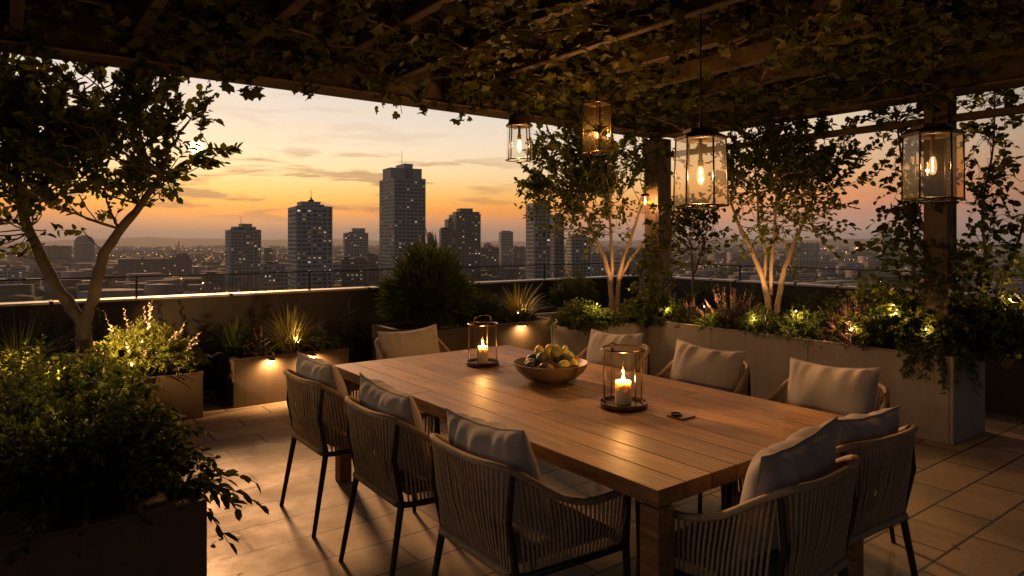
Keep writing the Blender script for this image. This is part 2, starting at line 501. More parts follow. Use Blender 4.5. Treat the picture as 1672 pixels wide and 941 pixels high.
def tree(name, label, loc, trunks, crowns, n_attr, leafL, bark, leafmat, per=11, r0=.006, top=None, group=None, cat='tree', twig=.26, keep=None, ymin=None):
    """trunks: polylines (local) with radius; crowns: [(centre, radii, share)]; nearest-node growth fills the crowns"""
    root = thing(name, label, cat, loc, 0, group)
    nodes, par = [], []
    tips = []
    fixed = {}
    for pts, rad in trunks:
        prev = -1
        if pts[0] is None:                     # fork: continue the first trunk
            prev = fork; pts = pts[1:]
        for i, p in enumerate(pts):
            nodes.append(np.array(p, float)); par.append(prev); prev = len(nodes) - 1
            fixed[prev] = rad[min(i, len(rad) - 1)]
            if len(p) and trunks[0][0] is pts and i == len(pts) - 1: fork = prev
        tips.append(prev)
    tr_n = len(nodes)
    att = []
    for c, rr, share in crowns:
        m = int(n_attr * share)
        u = unit(rng.normal(size=(m, 3))) * (rng.random((m, 1)) ** .42)
        bump = 1 + .16 * np.sin(u[:, :1] * 7 + 1) * np.cos(u[:, 1:2] * 6) 
        att.append(np.array(c) + u * np.array(rr) * bump)
    att = np.concatenate(att)
    if top is not None: att = att[att[:, 2] < top]
    if keep is not None: att = att[keep(att)]
    start = np.mean([nodes[t] for t in tips], axis=0)
    att = att[np.argsort(np.linalg.norm(att - start, axis=1) + rng.random(len(att)) * .1)]
    arr = np.zeros((tr_n + len(att) * 3 + 5, 3)); depth = np.zeros(len(arr))
    arr[:tr_n] = nodes
    n = tr_n
    usable = np.zeros(len(arr), bool)
    for t in range(tr_n):
        usable[t] = arr[t, 2] > start[2] * .72
    ends = []
    for a in att:
        idx = np.nonzero(usable[:n])[0]
        dv = a - arr[idx]
        dist = np.linalg.norm(dv, axis=1)
        cost = dist + .72 * depth[idx] + .9 * np.maximum(0, -dv[:, 2])
        j = idx[np.argmin(cost)]
        p0 = arr[j]
        pr = j
        d = np.linalg.norm(a - p0)
        for q in (1 / 3, 2 / 3, 1.0):
            p = p0 + (a - p0) * q + np.array([0, 0, .05 * d * math.sin(PI * q) * -1]) + rng.normal(size=3) * .025 * d
            arr[n] = p; depth[n] = depth[pr] + d / 3; par.append(pr); usable[n] = True
            pr = n; n += 1
        ends.append(n - 1)
    cnt = np.zeros(n)
    for e in ends:
        j = e
        while j >= 0: cnt[j] += 1; j = par[j]
    rad = r0 * np.maximum(cnt, 1) ** .42
    for k, v in fixed.items(): rad[k] = v
    mb, mt = MB(), MB()
    for i in range(n):
        j = par[i]
        if j < 0: continue
        ra = min(rad[j], rad[i] * 1.5)
        if i < tr_n:
            continue
        tgt = mb
        tgt.tube([arr[j], arr[i]], [ra, rad[i]], 5 if ra > .008 else 4, caps=False)
    ni = 0
    for pts, rr in trunks:
        P = [fixed_p for fixed_p in pts if fixed_p is not None]
        if pts[0] is None: P = [arr[fork] * .5 + arr[fork - 1] * .5, arr[fork] * .92 + np.array(P[0]) * .08] + P; rr = [rr[0] * .9, rr[0]] + list(rr)
        fine, fr = [], []
        for i in range(len(P) - 1):
            a, b = np.array(P[i], float), np.array(P[i + 1], float)
            r1, r2 = rr[min(i, len(rr) - 1)], rr[min(i + 1, len(rr) - 1)]
            for q in (0, .25, .5, .75):
                fine.append(a + (b - a) * q + rng.normal(size=3) * r1 * .12 * (0 < q)); fr.append((r1 + (r2 - r1) * q) * rng.uniform(.93, 1.07))
        fine.append(P[-1]); fr.append(rr[min(len(P) - 1, len(rr) - 1)])
        mt.tube(fine, fr, 10)
    lf = Leafs()
    for e in ends:
        p = arr[e]
        j = par[e]
        d = unit((p - arr[j])[None])[0] * .7 + unit((p - start)[None])[0] * .8 + np.array([0, 0, .35]) + rng.normal(size=3) * .3
        L = twig * rng.uniform(.7, 1.25)
        low = .45 if p[2] < start[2] + .08 else (.75 if p[2] < start[2] + .22 else 1.0)
        pts = spray(lf, p, d, L, max(3, int(per * low * rng.uniform(.7, 1.2))), leafL, leafL * .62, .85, .12)
        mb.tube(pts, [r0 * .7, r0 * .55, r0 * .3], 3, caps=False)
        for q in (1,):
            d2 = rng.normal(size=3) * .6 + d * .6
            spray(lf, p, d2, L * .7, max(2, int(per * .6 * low)), leafL * .9, leafL * .56)
    mt.build('trunk', bark, root, True)
    mb.build('branches', bark, root, 'all')
    lf.build('crown', leafmat, root, keep=(lambda P: P[:, 2] < top + .02) if top is not None else None)
    return root

def shrub(name, label, loc, rx, ry, h, nstem, per, leafL, leafW, leafmat, cat='shrub', group=None, shape='ovate', droop=.35, upright=.45, rz=0.0, flower=None, flower_n=0, lean=(0, 0), start=.15, jitter=.25, stem_r=.003, spread=.9, flower_only=0.0):
    root = thing(name, label, cat, loc, rz, group)
    lf, fl, st = Leafs(), Leafs(), MB()
    for s in range(nstem):
        a = rng.random() * 2 * PI
        q = rng.random() ** .5
        el = upright + (1 - upright) * (1 - q) 
        tip = np.array([rx * q * math.cos(a) + lean[0] * h, ry * q * math.sin(a) + lean[1] * h, h * math.sqrt(max(.02, 1 - (q * .88) ** 2)) * rng.uniform(1 - jitter, 1 + jitter * .45)])
        base = np.array([rx * .35 * q * math.cos(a), ry * .35 * q * math.sin(a), 0.0])
        mid = base * .55 + tip * .45 + np.array([0, 0, h * .16 * q])
        ts = np.linspace(0, 1, 6)[:, None]
        curve = base * (1 - ts) ** 2 + 2 * mid * ts * (1 - ts) + tip * ts ** 2
        curve[:, 2] -= droop * h * (ts[:, 0] ** 3) * q
        st.tube(curve, [stem_r * (1.2 - .9 * i / 5) for i in range(6)], 3, caps=False)
        t = start + (1 - start) * np.sort(rng.random(per))
        f = t * 5; i0 = np.minimum(f.astype(int), 4); fr = (f - i0)[:, None]
        P = curve[i0] * (1 - fr) + curve[i0 + 1] * fr
        T = unit(curve[i0 + 1] - curve[i0])
        D = T * (1.1 - .5 * spread) + perp(T) * spread
        N = np.tile(np.array([0, 0, 1.0]), (per, 1)) + perp(T) * .5 + rng.normal(size=(per, 3)) * .3
        sc = rng.uniform(.6, 1.15, per) * (1.05 - .35 * t)
        lf.add(P, D, N, leafL * sc, leafW * sc)
        if flower and rng.random() < flower_n:
            m = 14
            u = np.linspace(.0, 1, m)[:, None]
            d = unit((curve[-1] - curve[-2])[None])[0] + np.array([0, 0, .7])
            Lf = .10 * rng.uniform(.7, 1.3) * (h / .4)
            P2 = curve[-1] + d * u * Lf
            D2 = np.tile(d, (m, 1)) * .6 + perp(np.tile(unit(d[None]), (m, 1))) * .9
            s2 = np.full(m, leafL * .55) * (1.15 - .6 * u[:, 0])
            fl.add(P2, D2, rng.normal(size=(m, 3)), s2, s2 * .6)
            st.tube([curve[-1], curve[-1] + d * Lf], stem_r * .5, 3, caps=False)
    st.build('stems', M['stem'], root, 'all')
    lf.build('foliage', leafmat, root, shape)
    if fl.P: fl.build('petals', flower, root, 'ovate')
    return root

def grass(name, label, loc, r, h, n, width, leafmat, cat='ornamental grass', group=None, spread=1.0, stiff=.6, seg=5, seeds=None):
    root = thing(name, label, cat, loc, 0, group)
    a = rng.random(n) * 2 * PI
    q = rng.random(n) ** .6
    L = h * rng.uniform(.65, 1.12, n)
    out = np.stack([np.cos(a), np.sin(a), np.zeros(n)], 1)
    base = out * (r * .22 * q)[:, None]
    side = np.stack([-np.sin(a), np.cos(a), np.zeros(n)], 1)
    ang = q * spread                                     # lean from vertical at the root
    V = []
    p = base.copy()
    for s in range(seg + 1):
        t = s / seg
        w = width * (1 - t ** 1.6) * .5 + width * .03
        V.append(p - side * w); V.append(p + side * w)
        th = ang * (stiff + (1 - stiff) * 2.4 * t)
        step = (out * np.sin(th)[:, None] + np.array([0, 0, 1.0]) * np.cos(th)[:, None]) * (L / seg)[:, None]
        p = p + step + rng.normal(size=p.shape) * .004
    k = 2 * (seg + 1)
    V = np.stack(V, 1).reshape(-1, 3)
    fq = np.array([[2 * s, 2 * s + 1, 2 * s + 3, 2 * s + 2] for s in range(seg)])
    Fq = (np.arange(n)[:, None, None] * k + fq[None]).reshape(-1, 4)
    np_mesh('blades', V, Fq, leafmat, root, np.repeat(rng.random(n), k))
    return root

# ------------------------------------------------------------------ lights
def point(name, loc, watts, col=(1, .50, .18), r=.02, parent=None):
    l = bpy.data.lights.new(name, 'POINT')
    l.energy = watts; l.color = col; l.shadow_soft_size = r
    o = bpy.data.objects.new(name, l)
    COL.objects.link(o); o.location = loc; o.parent = parent
    return o
def spot(name, loc, target, watts, cone=70, col=(1, .54, .20), r=.02, blend=.6, parent=None):
    l = bpy.data.lights.new(name, 'SPOT')
    l.energy = watts; l.color = col; l.shadow_soft_size = r
    l.spot_size = R(cone); l.spot_blend = blend
    o = bpy.data.objects.new(name, l)
    COL.objects.link(o); o.location = loc; o.parent = parent
    d = Vector(target) - Vector(loc)
    o.rotation_euler = d.to_track_quat('-Z', 'Y').to_euler()
    return o
#PART2
# ================================================================== the terrace
g = MB(); g.box((1.5, 1.0, -.15), (15.0, 14.0, .3)); g.build('terrace_floor', M['paving']); tag(bpy.data.objects['terrace_floor'], kind='structure')
PX0, PX1, PY1, PY0 = -6.0, 8.2, 7.5, -6.0
def parapet(name, label, c, s, cap_pieces, group=None):
    t = thing(name, label, 'parapet', (c[0], c[1], 0))
    MB().box((0, 0, s[2] / 2), s).build('wall', M['parapet'], t)
    k = MB()
    along = 0 if s[0] > s[1] else 1
    L = s[along] / cap_pieces
    for i in range(cap_pieces):
        o = -s[along] / 2 + L * (i + .5)
        cc = (o, 0, s[2] + .014) if along == 0 else (0, o, s[2] + .014)
        ss = (L - .006, s[1] + .05, .024) if along == 0 else (s[0] + .05, L - .006, .024)
        k.box(cc, ss, 0, 1, .004)
    k.build('coping', M['coping'], t)
    j = MB()
    for i in range(1, cap_pieces):
        o = -s[along] / 2 + L * i
        j.box((o, 0, s[2] + .018) if along == 0 else (0, o, s[2] + .018), (.03, s[1] + .062, .03) if along == 0 else (s[0] + .062, .03, .03), 0, 1, .004)
    j.build('coping_clip', M['black_metal'], t)
    return t
parapet('parapet_wall', 'long dark parapet with pale metal coping in front of the tall towers', (1.11, PY1 + .12, 0), (14.22, .17, .97), 9)
parapet('parapet_wall', 'dark parapet with pale metal coping behind the long greige planter', (PX1 + .13, .60, 0), (.17, 13.2, .97), 9)
def railing(label, a, b, n):
    t = thing('glass_railing', label, 'railing', (a[0], a[1], .99))
    dx, dy = b[0] - a[0], b[1] - a[1]
    L = math.hypot(dx, dy); ux, uy = dx / L, dy / L
    rz = math.atan2(dy, dx)
    MB().tube([(0, 0, .215), (dx, dy, .215)], .007, 8).build('top_rail', M['bronze'], t, True)
    for i in range(n):
        o = L * (i + .5) / n
        MB().box((ux * o, uy * o, .115), (L / n - .03, .010, .19), rz).build('glass_panel', M['glass_rail'], t)
    for i in range(n + 1):
        o = L * i / n
        MB().box((ux * o, uy * o, .11), (.018, .018, .21), rz).build('post', M['bronze'], t)
railing('slim glass railing on top of the parapet facing the tall towers', (PX0, PY1 + .12), (8.05, PY1 + .12), 8)
railing('slim glass railing on top of the parapet behind the long greige planter', (PX1 + .13, PY1 - .1), (PX1 + .13, PY0), 8)
b = MB(); b.box((1.5, .9, (CITY_Z - .3) / 2 - .01), (14.8, 13.8, -CITY_Z - .3 - .02)); tag(b.build('apartment_block', M['concrete_dark']), 'host building carrying the terrace, below the paving', 'building')

# planters
def planter(label, x0, x1, y0, y1, h, mat, led=None, seam=None, group=None):
    cx, cy = (x0 + x1) / 2, (y0 + y1) / 2
    t = thing('planter', label, 'planter', (cx, cy, 0), 0, group)
    w, d = x1 - x0, y1 - y0
    k = MB(); e = .028
    seams = [y0 + (y1 - y0) * q for q in (seam or [])]
    k.box((0, -d / 2 + e / 2, h / 2), (w, e, h), 0, 1, .004); k.box((0, d / 2 - e / 2, h / 2), (w, e, h), 0, 1, .004)
    k.box((w / 2 - e / 2, 0, h / 2 - .001), (e, d - 2 * e - .002, h - .002), 0, 1, .003)
    ys = [-d / 2 + e + .001] + [y - cy for y in seams] + [d / 2 - e - .001]
    for a, b2 in zip(ys[:-1], ys[1:]):
        k.box((-w / 2 + e / 2, (a + b2) / 2, h / 2 - .001), (e, b2 - a - .004, h - .002), 0, 1, .003)
    k.build('box', mat, t)
    # turned-in rim
    r = MB()
    for c, s in (((0, -d / 2 + .03, h + .006), (w + .012, .06, .010)), ((0, d / 2 - .03, h + .006), (w + .012, .06, .010)), ((-w / 2 + .03, 0, h + .0055), (.06, d - .124, .009)), ((w / 2 - .03, 0, h + .0055), (.06, d - .124, .009))):
        r.box(c, s)
    r.build('rim', mat, t)
    n = 26
    sv = [(-w / 2 + e + (w - 2 * e) * i / 8, -d / 2 + e + (d - 2 * e) * j / n, h - .045 + rng.normal() * .008) for j in range(n + 1) for i in range(9)]
    sf = [(j * 9 + i, j * 9 + i + 1, (j + 1) * 9 + i + 1, (j + 1) * 9 + i) for j in range(n) for i in range(8)]
    MB().add(sv, sf).build('soil', M['soil'], t, True)
    for lx, lw in (led or []):
        f = MB(); f.box((lx - cx, -d / 2 - .042, h - .012), (.05, .082, .014), 0, 1, .003); f.build('led_housing', M['bronze'], t)
        f = MB(); f.box((lx - cx, -d / 2 - .060, h - .0215), (.030, .018, .004)); f.build('led', M['led'], t)
        spot('planter_spot', (lx - cx, -d / 2 - .07, h - .03), (lx - cx, -d / 2 + .09, h - .3), lw, 168, parent=t, r=.008, blend=.8)
    return t
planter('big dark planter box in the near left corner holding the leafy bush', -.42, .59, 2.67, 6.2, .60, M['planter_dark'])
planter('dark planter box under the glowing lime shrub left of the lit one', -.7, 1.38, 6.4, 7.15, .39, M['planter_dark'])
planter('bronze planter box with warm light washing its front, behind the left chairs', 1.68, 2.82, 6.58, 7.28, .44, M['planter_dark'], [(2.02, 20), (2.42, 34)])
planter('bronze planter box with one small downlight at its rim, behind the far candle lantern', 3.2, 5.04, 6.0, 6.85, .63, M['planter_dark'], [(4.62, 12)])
planter('greige planter box in the far corner under the lit multi stem tree', 5.06, 6.5, 5.18, 6.55, .64, M['planter_greige'])
planter('long greige planter running behind the three right hand chairs', 5.78, 6.42, 2.1, 5.175, .66, M['planter_greige'], None, [.38, .72])
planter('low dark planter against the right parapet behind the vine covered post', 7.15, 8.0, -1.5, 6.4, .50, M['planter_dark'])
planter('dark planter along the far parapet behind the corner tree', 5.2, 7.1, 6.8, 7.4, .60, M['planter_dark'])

# ================================================================== pergola
BX, BY, BZ = 6.1, 5.3, 2.80
def make_pergola():
    t = thing('pergola', 'dark timber pergola with vines growing through its rafters over the table', 'pergola', (BX, BY, 0))
    def bm(x0, x1, y0, y1, z0, z1, name, mat=M['timber_dark'], bev=.006):
        MB().box(((x0 + x1) / 2 - BX, (y0 + y1) / 2 - BY, (z0 + z1) / 2), (x1 - x0, y1 - y0, z1 - z0), 0, 1, bev).build(name, mat, t)
    bm(-3.6, BX + .12, BY - .09, BY + .09, BZ, BZ + .415, 'beam')
    bm(-3.6, BX + .12, BY - .15, BY + .15, BZ - .022, BZ - .002, 'beam_plate', M['post_timber'])
    bm(BX - .10, BX + .10, -4.2, BY - .092, BZ - .03, BZ + .415, 'beam')
    bm(BX - .15, BX + .15, -4.2, BY - .16, BZ - .052, BZ - .032, 'beam_plate', M['post_timber'])
    bm(BX - .11, BX + .11, BY - .11, BY + .11, .58, BZ - .055, 'post', M['post_timber'])
    x, y = at_x(1535, BX)
    bm(BX - .09, BX + .09, y - .09, y + .09, .58, BZ - .055, 'post', M['timber_dark'])
    bm(BX - .03, BX + .03, -4.2, BY - .14, 2.52, 2.58, 'cross_rail')
    for i in range(15):
        x = 5.62 - i * .62
        bm(x - .035, x + .035, -4.2, BY - .095, BZ + .06 + .002 * (i % 2), BZ + .20, 'rafter', M['timber_dark'])
    for i in range(13):
        y = BY - .45 - i * .58
        bm(-3.6, BX - .11, y - .02, y + .02, BZ + .222, BZ + .26, 'batten', M['post_timber'])
    bm(-3.7, BX + .2, -4.3, BY + .18, BZ + .42, BZ + .45, 'sky_block_sheet', bev=0)  # solid sheet added to block the sky, carried on unseen behind the camera
    return t
make_pergola()

# vine over the rafters: woody stems + lobed leaves
def make_vine():
    t = thing('climbing_vine', 'leafy vine spread over the rafters of the pergola', 'vine', (3.2, 2.6, BZ))
    st = MB(); lf = Leafs()
    o = np.array([3.2, 2.6, BZ])
    # dense mat between rafters and sky sheet
    def mat_of(n, x0, x1, y0, y1, z0, z1, L):
        P = np.stack([rng.uniform(x0, x1, n), rng.uniform(y0, y1, n), rng.uniform(z0, z1, n)], 1)
        k = np.sin(P[:, 0] * 2.3 + 1.2) * np.cos(P[:, 1] * 2.1) + .5 * np.sin(P[:, 0] * 5.1 + P[:, 1] * 3.7) + rng.normal(size=n) * .35 > -.22
        P = P[k]; n = len(P)
        D = rng.normal(size=(n, 3)) * np.array([1, 1, .45]) + np.array([0, 0, -.35])
        N = np.tile(np.array([0, 0, -1.0]), (n, 1)) + rng.normal(size=(n, 3)) * .6
        s = rng.uniform(.6, 1.2, n) * L
        lf.add(P - o, D, N, s, s * .95)
    mat_of(7500, -2.6, 6.0, .3, 5.15, BZ + .08, BZ + .40, .080)
    mat_of(1400, 3.4, 6.0, .4, 5.1, BZ - .03, BZ + .12, .078)
    mat_of(1500, .5, 6.0, .6, 5.1, BZ - .04, BZ + .10, .074)
    # runners with hanging sprays
    for i in range(120):
        x, y = rng.uniform(-1.8, 5.9), rng.uniform(.8, 5.15)
        a = rng.random() * 2 * PI
        p = np.array([x, y, BZ + rng.uniform(.02, .2)])
        pts = [p]
        m = int(rng.integers(5, 10))
        for s in range(m):
            a += rng.normal() * .4
            q = pts[-1] + np.array([math.cos(a) * .16, math.sin(a) * .16, rng.normal() * .025 - .012 * s * (i % 3 == 0)])
            q[1] = min(q[1], 5.18); q[0] = min(q[0], 5.95)
            pts.append(q)
        st.tube([Vector(q - o) for q in pts], [.009 - .006 * k / m for k in range(m + 1)], 5, caps=False)
        arr = np.array(pts)
        n = m * 5
        u = rng.random(n) * m; i0 = np.minimum(u.astype(int), m - 1); fr = (u - i0)[:, None]
        P = arr[i0] * (1 - fr) + arr[i0 + 1] * fr + rng.normal(size=(n, 3)) * .03
        D = rng.normal(size=(n, 3)) * np.array([1, 1, .4]) + np.array([0, 0, -.55])
        N = np.tile(np.array([0, 0, -1.0]), (n, 1)) + rng.normal(size=(n, 3)) * .7
        s = rng.uniform(.5, 1.2, n) * .076
        lf.add(P - o, D, N, s, s * .95)
    # leaves hanging in front of and below the far beam
    for i in range(64):
        x = rng.uniform(-1.2, 5.8)
        z = BZ + rng.uniform(.0, .16)
        n = int(rng.integers(3, 9))
        drop = rng.uniform(.02, .20)
        u = np.linspace(.15, 1, n)
        P = np.stack([x + rng.normal(size=n) * .05, np.full(n, 5.19) - rng.random(n) * .05, z - drop * u], 1)
        D = rng.normal(size=(n, 3)) * .5 + np.array([0, 0, -1.0])
        N = np.tile(np.array([0, -1.0, 0]), (n, 1)) + rng.normal(size=(n, 3)) * .5
        s = rng.uniform(.5, 1.0, n) * .085
        lf.add(P - o, D, N, s, s * .9)
        st.tube([Vector(np.array([x, 5.19, z]) - o), Vector(np.array([x + .02, 5.16, z - drop]) - o)], .003, 4, caps=False)
    st.build('stems', M['vine_wood'], t, 'all')
    lf.build('leaves', M['leaf_vine'], t, 'lobed', fold=.34, curl=.32)
make_vine()

# ================================================================== table
TX0, TX1, TY0, TY1, TZ = 1.70, 3.12, 1.475, 4.24, .75
def make_table():
    t = thing('dining_table', 'long teak plank dining table set with candle lanterns and a fruit bowl', 'table', ((TX0 + TX1) / 2, (TY0 + TY1) / 2, 0))
    w, l = TX1 - TX0, TY1 - TY0
    top = MB()
    n = 10; pw = w / n
    cuts_all = [[.62], [], [.36], [.70], [.40, .74], [.40, .74], [.40, .74], [.52], [.30], [.66]]
    for i in range(n):
        ys = [-l / 2] + [-l / 2 + l * c for c in cuts_all[i]] + [l / 2]
        for a, b2 in zip(ys[:-1], ys[1:]):
            top.tint = random.random()
            top.box((-w / 2 + pw * (i + .5), (a + b2) / 2, TZ - .029), (pw - .0035, b2 - a - .003, .058), 0, 1, .0022)
    top.build('tabletop', M['teak'], t)
    u = MB(); u.tint = .3
    u.box((0, 0, TZ - .066), (w - .14, l - .14, .014)); u.build('underframe', M['timber_dark'], t)
    for sx in (-1, 1):
        for sy in (-1, 1):
            k = MB(); k.tint = .05 + .1 * random.random()
            k.box((sx * (w / 2 - .055), sy * (l / 2 - .055), (TZ - .074) / 2), (.082, .082, TZ - .074), 0, 1, .004)
            k.build('leg', M['teak'], t)
    return t
make_table()

# ================================================================== rope armchair
def catmull(pts, per=8):
    P = [Vector(p) for p in pts]
    out = []
    for i in range(len(P) - 1):
        p0, p1, p2, p3 = P[max(i - 1, 0)], P[i], P[i + 1], P[min(i + 2, len(P) - 1)]
        for k in range(per):
            t = k / per
            out.append(.5 * ((2 * p1) + (p2 - p0) * t + (2 * p0 - 5 * p1 + 4 * p2 - p3) * t * t + (3 * p1 - p0 - 3 * p2 + p3) * t ** 3))
    out.append(P[-1])
    return out
def resample(P, step):
    d = [0]
    for a, b in zip(P[:-1], P[1:]): d.append(d[-1] + (b - a).length)
    n = max(2, int(d[-1] / step))
    out = []; j = 0
    for i in range(n + 1):
        s = d[-1] * i / n
        while j < len(d) - 2 and d[j + 1] < s: j += 1
        k = (s - d[j]) / max(1e-9, d[j + 1] - d[j])
        out.append(P[j].lerp(P[j + 1], min(1, max(0, k))))
    return out
def ribbed(mb, P, r, pitch=.0085, n=8):
    Q = resample(P, pitch / 2)
    mb.tube(Q, [r * (1.0 if i % 2 else .86) for i in range(len(Q))], n)
def make_chair():
    root = thing('rope_armchair', 'chair', 'chair')
    half = [(0, -.335, .800), (.12, -.332, .802), (.205, -.312, .802), (.252, -.270, .785), (.276, -.20, .742), (.294, -.09, .672), (.304, .03, .633), (.308, .14, .630), (.305, .235, .640)]
    rail = [(-x, y, z) for x, y, z in reversed(half[1:])] + half
    RP = catmull(rail, 8)
    k = MB(); ribbed(k, RP, .0145); k.build('top_rail', M['rope'], root, 'all')
    seat_half = [(0, -.255, .415), (.20, -.255, .415), (.240, -.235, .415), (.262, -.15, .415), (.285, .16, .415), (.285, .225, .415), (.262, .248, .415), (0, .250, .415)]
    SP = catmull(seat_half, 6)
    ring = [Vector((-p.x, p.y, p.z)) for p in reversed(SP[1:-1])]
    ring = SP + ring
    k = MB(); k.tube(ring, .014, 8, closed=True); k.build('seat_frame', M['bronze'], root, True)
    k = MB(); back_seat = [Vector((x, -.262, .425)) for x in np.linspace(-.225, .225, 20)]; ribbed(k, back_seat, .018); k.build('rope_binding', M['rope'], root, 'all')
    # strands of the back
    top = [p for p in RP if p.y < -.262]
    top = resample(top, .0205)
    k = MB()
    m = len(top)
    for i, p in enumerate(top):
        q = i / (m - 1)
        s = Vector((-.226 + .452 * q, -.258, .43))
        for e in (0.0,):
            a = p + Vector((e, 0, -.012)); b2 = s + Vector((e * .8, 0, 0))
            mid = (a + b2) / 2 + Vector((0, -.010, 0))
            k.tube([a, mid + Vector((rng.normal() * .0012, rng.normal() * .0015, 0)), b2], .0048, 6, caps=False)
    k.build('back_weave', M['rope'], root, 'all')
    for sx in (-1, 1):
        k = MB()
        arm = resample([p for p in catmull(half, 8) if p.y > -.265], .0215)
        m = len(arm)
        for i, p in enumerate(arm):
            q = i / (m - 1)
            yb = -.215 + .425 * (q ** .95)
            xb = .248 + (.285 - .248) * min(1, (yb + .235) / .38)
            s = Vector((xb, yb, .425))
            a = Vector((p.x, p.y, p.z - .010))
            mid = (a + s) / 2 + Vector((.006, 0, 0))
            pts = [Vector((sx * v.x, v.y, v.z)) for v in (a, mid, s)]
            k.tube(pts, .0050, 6, caps=False)
        k.build('side_weave', M['rope'], root, 'all')
        k = MB(); k.tube([(sx * .240, -.245, .425), (sx * .250, -.285, .62), (sx * .252, -.272, .775)], [.0135, .0125, .0115], 8); k.build('back_post', M['bronze'], root, True)
        k = MB(); k.tube([(sx * .262, -.322, 0), (sx * .240, -.245, .43)], [.0115, .0155], 10); k.build('leg', M['bronze'], root, True)
        k = MB(); k.tube([(sx * .292, .262, 0), (sx * .288, .240, .43), (sx * .304, .236, .628)], [.0115, .0155, .014], 10); k.build('leg', M['bronze'], root, True)
    k = MB()
    prof = []
    nx, ny = 14, 14
    for side in (1, 0):
        for j in range(ny + 1):
            for i in range(nx + 1):
                u, v = -1 + 2 * i / nx, -1 + 2 * j / ny
                e = max(0, 1 - u ** 8) ** .5 * max(0, 1 - v ** 8) ** .5
                wx = (.222 + .026 * (v + 1) / 2)
                z = .432 + (.024 + .026 * e + .004 * math.sin(9 * u) * e if side else .012 * (1 - e))
                prof.append((u * wx, -.205 + (v + 1) / 2 * .44, z))
    N = (nx + 1) * (ny + 1)
    fs = []
    for j in range(ny):
        for i in range(nx):
            a = j * (nx + 1) + i
            fs.append((a, a + 1, a + nx + 2, a + nx + 1)); fs.append((N + a + nx + 1, N + a + nx + 2, N + a + 1, N + a))
    loop = [i for i in range(nx + 1)] + [(j + 1) * (nx + 1) - 1 for j in range(1, ny + 1)] + [ny * (nx + 1) + i for i in range(nx - 1, -1, -1)] + [j * (nx + 1) for j in range(ny - 1, 0, -1)]
    for a, b2 in zip(loop, loop[1:] + loop[:1]): fs.append((b2, a, N + a, N + b2))
    k.add(prof, fs); k.build('seat', M['seat_pad'], root, True)
    return root
# pillow: lumbar cushion with pinched corners and gathers along the top seam
def make_pillow(seed, w=.50, h=.36, t=.098):
    r2 = np.random.default_rng(seed)
    root = thing('cushion', 'pillow', 'cushion')
    nx, ny = 56, 40
    ph = r2.random(14) * 6.28
    def out(u, v):
        x = u * w / 2 * (1 - .075 * (1 - v * v) ** 1.0 * abs(u) ** 3)
        z = v * h / 2 * (1 - .13 * (1 - u * u) * abs(v) ** 3)
        return x, z
    vs = []
    for s in (1, -1):
        for j in range(ny + 1):
            for i in range(nx + 1):
                u, v = -1 + 2 * i / nx, -1 + 2 * j / ny
                u = math.copysign(1 - (1 - abs(u)) ** 1.25, u); v = math.copysign(1 - (1 - abs(v)) ** 1.25, v)
                x, z = out(u, v)
                e = max(0, (1 - abs(u) ** 2.6)) ** .60 * max(0, (1 - abs(v) ** 2.6)) ** .60
                th = t * e
                # gathers near the top and side seams
                dt = math.exp(-(1 - v) * 3.6); db = math.exp(-(1 + v) * 5)
                ww = sum(math.cos((8 + 4.3 * q) * u + ph[q] + 1.3 * v) * (.55 ** (q * .5)) for q in range(5))
                th += .0135 * ww * (dt * 1.25 + .4 * db) * e ** .6 * (1 - u ** 6)
                th += .004 * math.cos(9 * v + ph[6] + 2 * u) * math.exp(-(1 - abs(u)) * 5) * e ** .5
                th += .006 * math.sin(3.5 * u + 2.5 * v + ph[7]) * e + .004 * math.sin(8 * u * (1.2 - v) + ph[8]) * e * max(0, v)
                sag = -.010 * (1 - v) * e
                vs.append((x, s * max(0, th) + sag * .3, z))
    N = (nx + 1) * (ny + 1)
    fs = []
    for j in range(ny):
        for i in range(nx):
            a = j * (nx + 1) + i
            fs.append((a, a + nx + 1, a + nx + 2, a + 1)); fs.append((N + a, N + a + 1, N + a + nx + 2, N + a + nx + 1))
    k = MB(); k.add(vs, fs); k.build('cover', M['cushion'], root, 'all')
    loop = [(-1 + 2 * i / 24, -1) for i in range(25)] + [(1, -1 + 2 * i / 18) for i in range(1, 19)] + [(1 - 2 * i / 24, 1) for i in range(1, 25)] + [(-1, 1 - 2 * i / 18) for i in range(1, 18)]
    pts = []
    for u, v in loop:
        x, z = out(u, v); pts.append((x, .0015 * math.sin(u * 11 + ph[8]) * (v > .9), z))
    k = MB(); k.tube(pts, .0038, 6, closed=True); k.build('piping', M['cushion_edge'], root, True)
    return root
chair0 = make_chair()
pil = [make_pillow(s, w, h) for s, w, h in ((3, .52, .42), (8, .53, .42), (21, .51, .41))]
